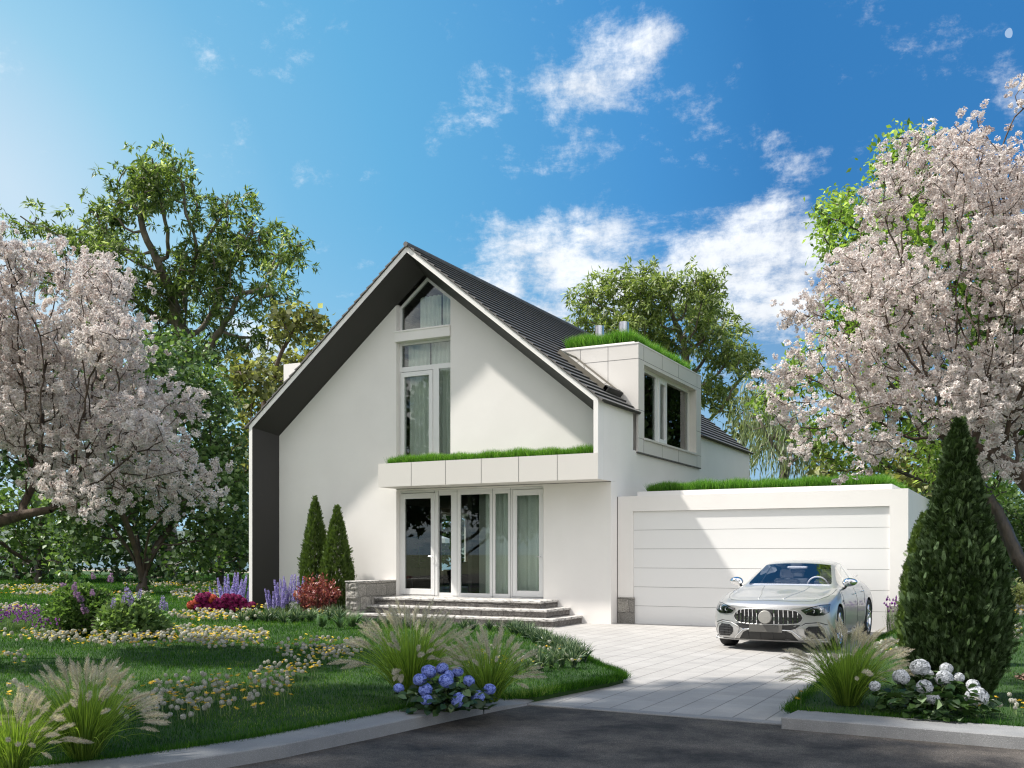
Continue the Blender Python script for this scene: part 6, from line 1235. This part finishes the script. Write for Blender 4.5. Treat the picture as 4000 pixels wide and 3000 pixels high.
def patch(name, poly, mt, off=.004, parent=CAR, proj=front, rings=4, dish=0.0, **kw):
    """surface patch laid on the body; rings converge on the centre, optionally sunk by dish"""
    P = dense(poly, 4); n_ = len(P); c = sum(P, Vector((0, 0))) / n_; bm_ = bmesh.new(); prev = None
    for k in range(rings):
        t = k / rings; o_ = off - dish * (0 if k == 0 else 1)
        cur = [bm_.verts.new(proj(*(p.lerp(c, t)), o_)) for p in P]
        if prev: [bm_.faces.new((prev[i], prev[(i + 1) % n_], cur[(i + 1) % n_], cur[i])) for i in range(n_)]
        prev = cur
    v = bm_.verts.new(proj(c.x, c.y, off - dish)); [bm_.faces.new((prev[i], prev[(i + 1) % n_], v)) for i in range(n_)]
    bmesh.ops.recalc_face_normals(bm_, faces=bm_.faces)
    return emit(bm_, name, [M[mt]], parent, smooth=True, **kw)
def mir(poly): return [(-x, z) for x, z in poly][::-1]
def line(name, pts, r, mt, parent=CAR, proj=front, closed=False, off=.002, n=5, **kw):
    P = [proj(*p, off) for p in dense(pts, 5, closed)]
    if closed: P.append(P[0])
    q = MB(); q.tube(P, r, n, cap=not closed); return q.build(name, M[mt], parent, smooth=True, **kw)
# grille
gp = [(.31, .678), (.45, .662), (.52, .61), (.553, .548), (.525, .49), (.465, .455), (.3, .442), (0, .438)]
gpoly = gp + [(-x, z) for x, z in gp[:-1]][::-1] + [(0, .684)]
gr = patch('grille', gpoly, 'darkgrille', .006, rings=4)
line('grille_frame', gpoly, .010, 'paint', gr, closed=True, off=.006)
def zr(x):  # vertical extent of the opening
    xs = abs(x); up = np.interp(xs, [0, .31, .45, .52, .553], [.684, .678, .662, .61, .548]); lo = np.interp(xs, [0, .3, .465, .525, .553], [.438, .442, .455, .49, .548]); return lo, up
for i in range(-7, 8):
    x = i * .0685 + (.0 if i else 0)
    if abs(x) < .10: continue
    lo, up = zr(x); q = MB(); P = [front(x, lo + .008 + (up - lo - .016) * t / 4, .030) for t in range(5)]
    for a, b in zip(P[:-1], P[1:]): q.add([(a.x - .0065, a.y, a.z), (a.x + .0065, a.y, a.z), (b.x + .0065, b.y, b.z), (b.x - .0065, b.y, b.z), (a.x - .0065, a.y + .028, a.z), (a.x + .0065, a.y + .028, a.z), (b.x + .0065, b.y + .028, b.z), (b.x - .0065, b.y + .028, b.z)], [(0, 1, 2, 3), (4, 5, 1, 0), (5, 6, 2, 1), (6, 7, 3, 2), (7, 4, 0, 3), (5, 4, 7, 6)])
    q.build('grille_bar', M['chrome'], gr)
for z in (.49, .535, .58, .63): x = float(np.interp(z, [.455, .548, .61, .66], [.46, .54, .51, .45])); line('grille_slat', [(-x, z), (x, z)], .0035, 'black', gr, off=.012)
q = MB(); c = front(0, .557, 0); q.lathe([(.104, c.y + .01), (.104, c.y - .045), (.096, c.y - .052), (.0, c.y - .056)], (0, 0, .557), 32, axis='y'); q.build('badge', M['badge'], CAR, smooth=True, label='plain round blank badge in the grille').data.set_sharp_from_angle(angle=math.radians(35))
# plate, lower opening, blades, intakes
q = MB(); y = front(0, .38, 0).y - .03; q.box(-.262, .262, y, y + .012, .318, .432); q.build('number_plate', M['plate'], CAR, bevel=.003, label='blank dark grey number plate')
patch('lower_intake', [(-.31, .335), (.31, .335), (.385, .30), (.47, .185), (-.47, .185), (-.385, .30)], 'black', .006)
for x in (-.3, -.1, .1, .3): line('intake_rib', [(x, .19), (x, .32)], .005, 'darkgrille', off=.008)
patch('bumper_shade', [(-.40, .436), (.40, .436), (.52, .44), (.44, .375), (.36, .352), (-.36, .352), (-.44, .375), (-.52, .44)], 'darkgrille', .003)  # dark patch laid on the body for the shade under the grille
line('bumper_blade', [(-.57, .165), (-.47, .27), (-.38, .347), (-.27, .352), (.27, .352), (.38, .347), (.47, .27), (.57, .165)], .011, 'chrome', off=.010)
line('splitter', [(-.90, .178), (-.57, .160), (0, .158), (.57, .160), (.90, .178)], .014, 'paint', off=.006)
io = [(.45, .372), (.58, .443), (.76, .457), (.865, .42), (.905, .32), (.900, .2), (.86, .175), (.58, .172), (.5, .25)]; ii = [(.57, .365), (.63, .414), (.79, .42), (.85, .35), (.86, .235), (.83, .215), (.64, .22), (.57, .29)]
for f_ in (lambda p: p, mir):
    it = patch('air_intake', f_(ii), 'black', .006, rings=4); line('intake_frame', f_(io), .008, 'paint', it, closed=True, off=.006)
    for z in (.255, .295, .335, .375): line('intake_slat', f_([(.59, z), (.845, z)]), .004, 'darkgrille', it, off=.012)
    for x in (.66, .74): line('intake_slat', f_([(x, .225), (x, .41)]), .003, 'darkgrille', it, off=.010)
    line('vent_edge', f_([(.47, .375), (.58, .462), (.77, .478), (.885, .44)]), .006, 'darkgrille', off=.003)
# headlights
hl = [(.525, .672), (.66, .72), (.80, .752), (.895, .757), (.905, .64), (.83, .592), (.71, .583), (.60, .60)]
for f_ in (lambda p: p, mir):
    h_ = patch('headlight', f_(hl), 'black', .003, rings=3); patch('lens', f_(hl), 'lampglass', .016, parent=h_, rings=4); line('lamp_trim', f_(hl), .0045, 'darkgrille', h_, closed=True, off=.006)
    for (x, z, r) in ((.78, .668, .040), (.69, .655, .028)):
        x = x if f_ is not mir else -x; c = front(x, z, .002); q = MB(); q.lathe([(r, c.y), (r, c.y - .010), (r * .75, c.y - .004), (0, c.y + .004)], (x, 0, z), 16, axis='y'); q.build('lamp', M['chrome'], h_, smooth=True)
    line('light_strip', f_([(.57, .655), (.68, .702), (.80, .728), (.88, .733)]), .006, 'chrome', h_, off=.008)
# seams, doors, handles, mirrors
line('bonnet_seam', [(-.70, .36), (-.66, .24), (-.52, .13), (-.3, .075), (0, .06), (.3, .075), (.52, .13), (.66, .24), (.70, .36)], .0028, 'black', proj=lambda x, y, o: toppt(x, y + .10, .0005))
for sx in (-1, 1):
    line('bonnet_seam', [(.72 * sx, .46), (.80 * sx, .75), (.83 * sx, 1.1), (.82 * sx, 1.42)], .0028, 'black', proj=lambda x, y, o: toppt(x, y, .0005))
    line('bonnet_crease', [(.20 * sx, .30), (.25 * sx, .7), (.36 * sx, 1.15), (.38 * sx, 1.40)], .010, 'paint', proj=lambda x, y, o: toppt(x, y, -.004), n=6)
    S = lambda y, z, o: sidept(y, z, sx, .0008)
    line('door_seam', [(1.42, .93), (1.44, .6), (1.50, .30)], .003, 'black', proj=S); line('door_seam', [(2.72, .95), (2.74, .6), (2.74, .26)], .003, 'black', proj=S); line('door_seam', [(3.56, .96), (3.50, .80), (3.38, .66)], .003, 'black', proj=S); line('door_seam', [(1.5, .28), (2.74, .25), (3.35, .27)], .003, 'black', proj=S)
    line('sill_trim', [(1.42, .20), (2.4, .19), (3.40, .205)], .016, 'paint', proj=lambda y, z, o: sidept(y, z + .02, sx, .006))
    line('window_trim', [(1.66, .985), (2.3, 1.0), (2.9, 1.01), (3.5, 1.02), (3.95, 1.035)], .006, 'chrome', proj=lambda y, z, o: sidept(y, z - .01, sx, .003))
    for y, z in ((2.55, .86), (3.42, .88)):
        q = MB(); P = [sidept(y - .10 + .05 * k, z, sx, (.004, .028, .030, .028, .004)[k]) for k in range(5)]; q.tube(P, [.008, .011, .011, .011, .008], 6); q.build('door_handle', M['chrome'], CAR, smooth=True)
    patch('side_vent', [(1.24, .78), (1.36, .80), (1.38, .765), (1.25, .745)], 'black', .003, proj=lambda y, z, o: sidept(y, z, sx, .003), rings=2)
    # mirror: bulged housing on a foot
    mb = bmesh.new(); bmesh.ops.create_uvsphere(mb, u_segments=20, v_segments=12, radius=1)
    for v in mb.verts:
        x, y, z = v.co; t = (x * sx + 1) / 2; v.co = (x * .105, (y if y < 0 else y * .45) * .085 * (.75 + .3 * (1 - t)), z * .066 * (.80 + .3 * (1 - t)) + .010 * t)
    mr_ = emit(mb, 'wing_mirror', [M['chrome']]); mr_.location = (.975 * sx, 1.78, 1.07); mr_.scale = (1.18, 1.2, 1.18)
    q = MB(); q.tube([(.84 * sx, 1.80, .965), (.885 * sx, 1.80, .985), (.925 * sx, 1.79, 1.03)], [.022, .018, .020], 8); q.build('mirror_foot', M['black'], mr_, smooth=True).location = (-.965 * sx, -1.78, -1.065)
    for wi, wy in enumerate(WY):   # wheels: tyre, rim with paired spokes, disc
        w = 'wheel'; x0 = sx * .855; steer = 0
        q = MB(); q.lathe([(.258, -.10), (.30, -.118), (.338, -.110), (WR, -.085), (WR, .085), (.338, .110), (.30, .118), (.258, .10)], (0, 0, 0), 48, axis='x'); ty = q.build('wheel', M['tyre'], CAR, smooth=True); ty.location = (x0, wy, WR)
        q = MB()
        for k in range(5): xx = -.07 + .035 * k; q.lathe([(WR + .0004, xx - .0025), (WR - .006, xx - .002), (WR - .006, xx + .002), (WR + .0004, xx + .0025)], (0, 0, 0), 48, axis='x')
        q.build('tread_groove', M['black'], ty)
        q = MB(); o_ = sx; q.lathe([(.262, .105 * o_), (.250, .100 * o_), (.243, .06 * o_), (.24, -.09 * o_)], (0, 0, 0), 40, axis='x')
        for k in range(5):
            a0 = 2 * math.pi * k / 5 + .3
            for da in (-.17, .17):
                a1 = a0 + da; q.tube([(.075 * o_, math.cos(a0 + da * .5) * .05, math.sin(a0 + da * .5) * .05), (.085 * o_, math.cos(a1) * .15, math.sin(a1) * .15), (.095 * o_, math.cos(a1 * 1.0) * .248, math.sin(a1) * .248)], [.020, .014, .016], 6)
        q.lathe([(0, .088 * o_), (.05, .084 * o_), (.062, .05 * o_)], (0, 0, 0), 20, axis='x'); q.build('rim', M['rim'], ty, smooth=True)
        q = MB(); q.lathe([(.0, .02 * o_), (.19, .02 * o_), (.19, 0), (0, 0)], (0, 0, 0), 28, axis='x'); q.build('brake_disc', M['steel'], ty)
        line('arch_lip', [(wy + .398 * math.cos(t), .355 + .398 * math.sin(t)) for t in np.linspace(-.35, math.pi + .35, 22)], .007, 'paint', proj=lambda y, z, o: sidept(y, z + .0, sx, -.003) if True else None)
# cabin: dashboard, seats, steering wheel, mirror pod
q = MB(); q.prism([(1.55, .80), (1.55, .985), (1.75, 1.035), (2.05, 1.02), (2.1, .9), (2.1, .8)], 'x', -.78, .78); q.build('dashboard', M['seat'], CAR, bevel=.01)
q = MB(); q.box(-.80, .80, 1.5, 4.3, .30, .34); q.build('cabin_floor', M['black'], CAR)
for x in (-.37, .37):
    for y in (2.75, 3.6):
        q = MB(); q.prism([(y - .3, .42), (y + .2, .42), (y + .2, .58), (y - .3, .60)], 'x', x - .25, x + .25); se = q.build('seat', M['seat'], CAR, bevel=.04)
        q = MB(); q.prism([(y + .10, .55), (y + .22, .55), (y + .34, 1.08), (y + .24, 1.10)], 'x', x - .24, x + .24); q.build('backrest', M['seat'], se, bevel=.04)
        q = MB(); q.prism([(y + .24, 1.10), (y + .33, 1.10), (y + .35, 1.27), (y + .27, 1.28)], 'x', x - .13, x + .13); q.build('headrest', M['seat'], se, bevel=.03)
q = MB(); a_ = np.linspace(0, 2 * math.pi, 25); q.tube([(.37 + .18 * math.cos(t), 2.17 - .06 * math.sin(t), .985 + .17 * math.sin(t)) for t in a_], .014, 8, cap=False); q.tube([(.37, 2.12, .95), (.37, 2.0, .93)], .03, 6); q.tube([(.2, 2.17, .985), (.54, 2.17, .985)], .014, 6); q.build('steering_wheel', M['seat'], CAR, smooth=True)
q = MB(); q.box(-.17, .17, 2.18, 2.30, 1.30, 1.335); q.build('mirror_pod', M['seat'], CAR, bevel=.01)
q = MB(); q.box(-.13, .13, 2.26, 2.28, 1.22, 1.285); q.build('rear_view_mirror', M['black'], CAR, bevel=.008)
for sx in (-1, 1): q = MB(); q.tube([(.15 * sx, 1.62, 1.055), (.55 * sx, 1.66, 1.062)], .006, 4); q.build('wiper', M['black'], CAR)
q = MB(); q.prism([(4.52, 1.10), (4.80, 1.13), (4.82, 1.15), (4.52, 1.12)], 'x', -.62, .62); sp_ = q.build('rear_spoiler', M['paint'], CAR, bevel=.005)
for sx in (-1, 1): q = MB(); q.box(.5 * sx - .02, .5 * sx + .02, 4.58, 4.66, 1.03, 1.115); q.build('strut', M['paint'], sp_)
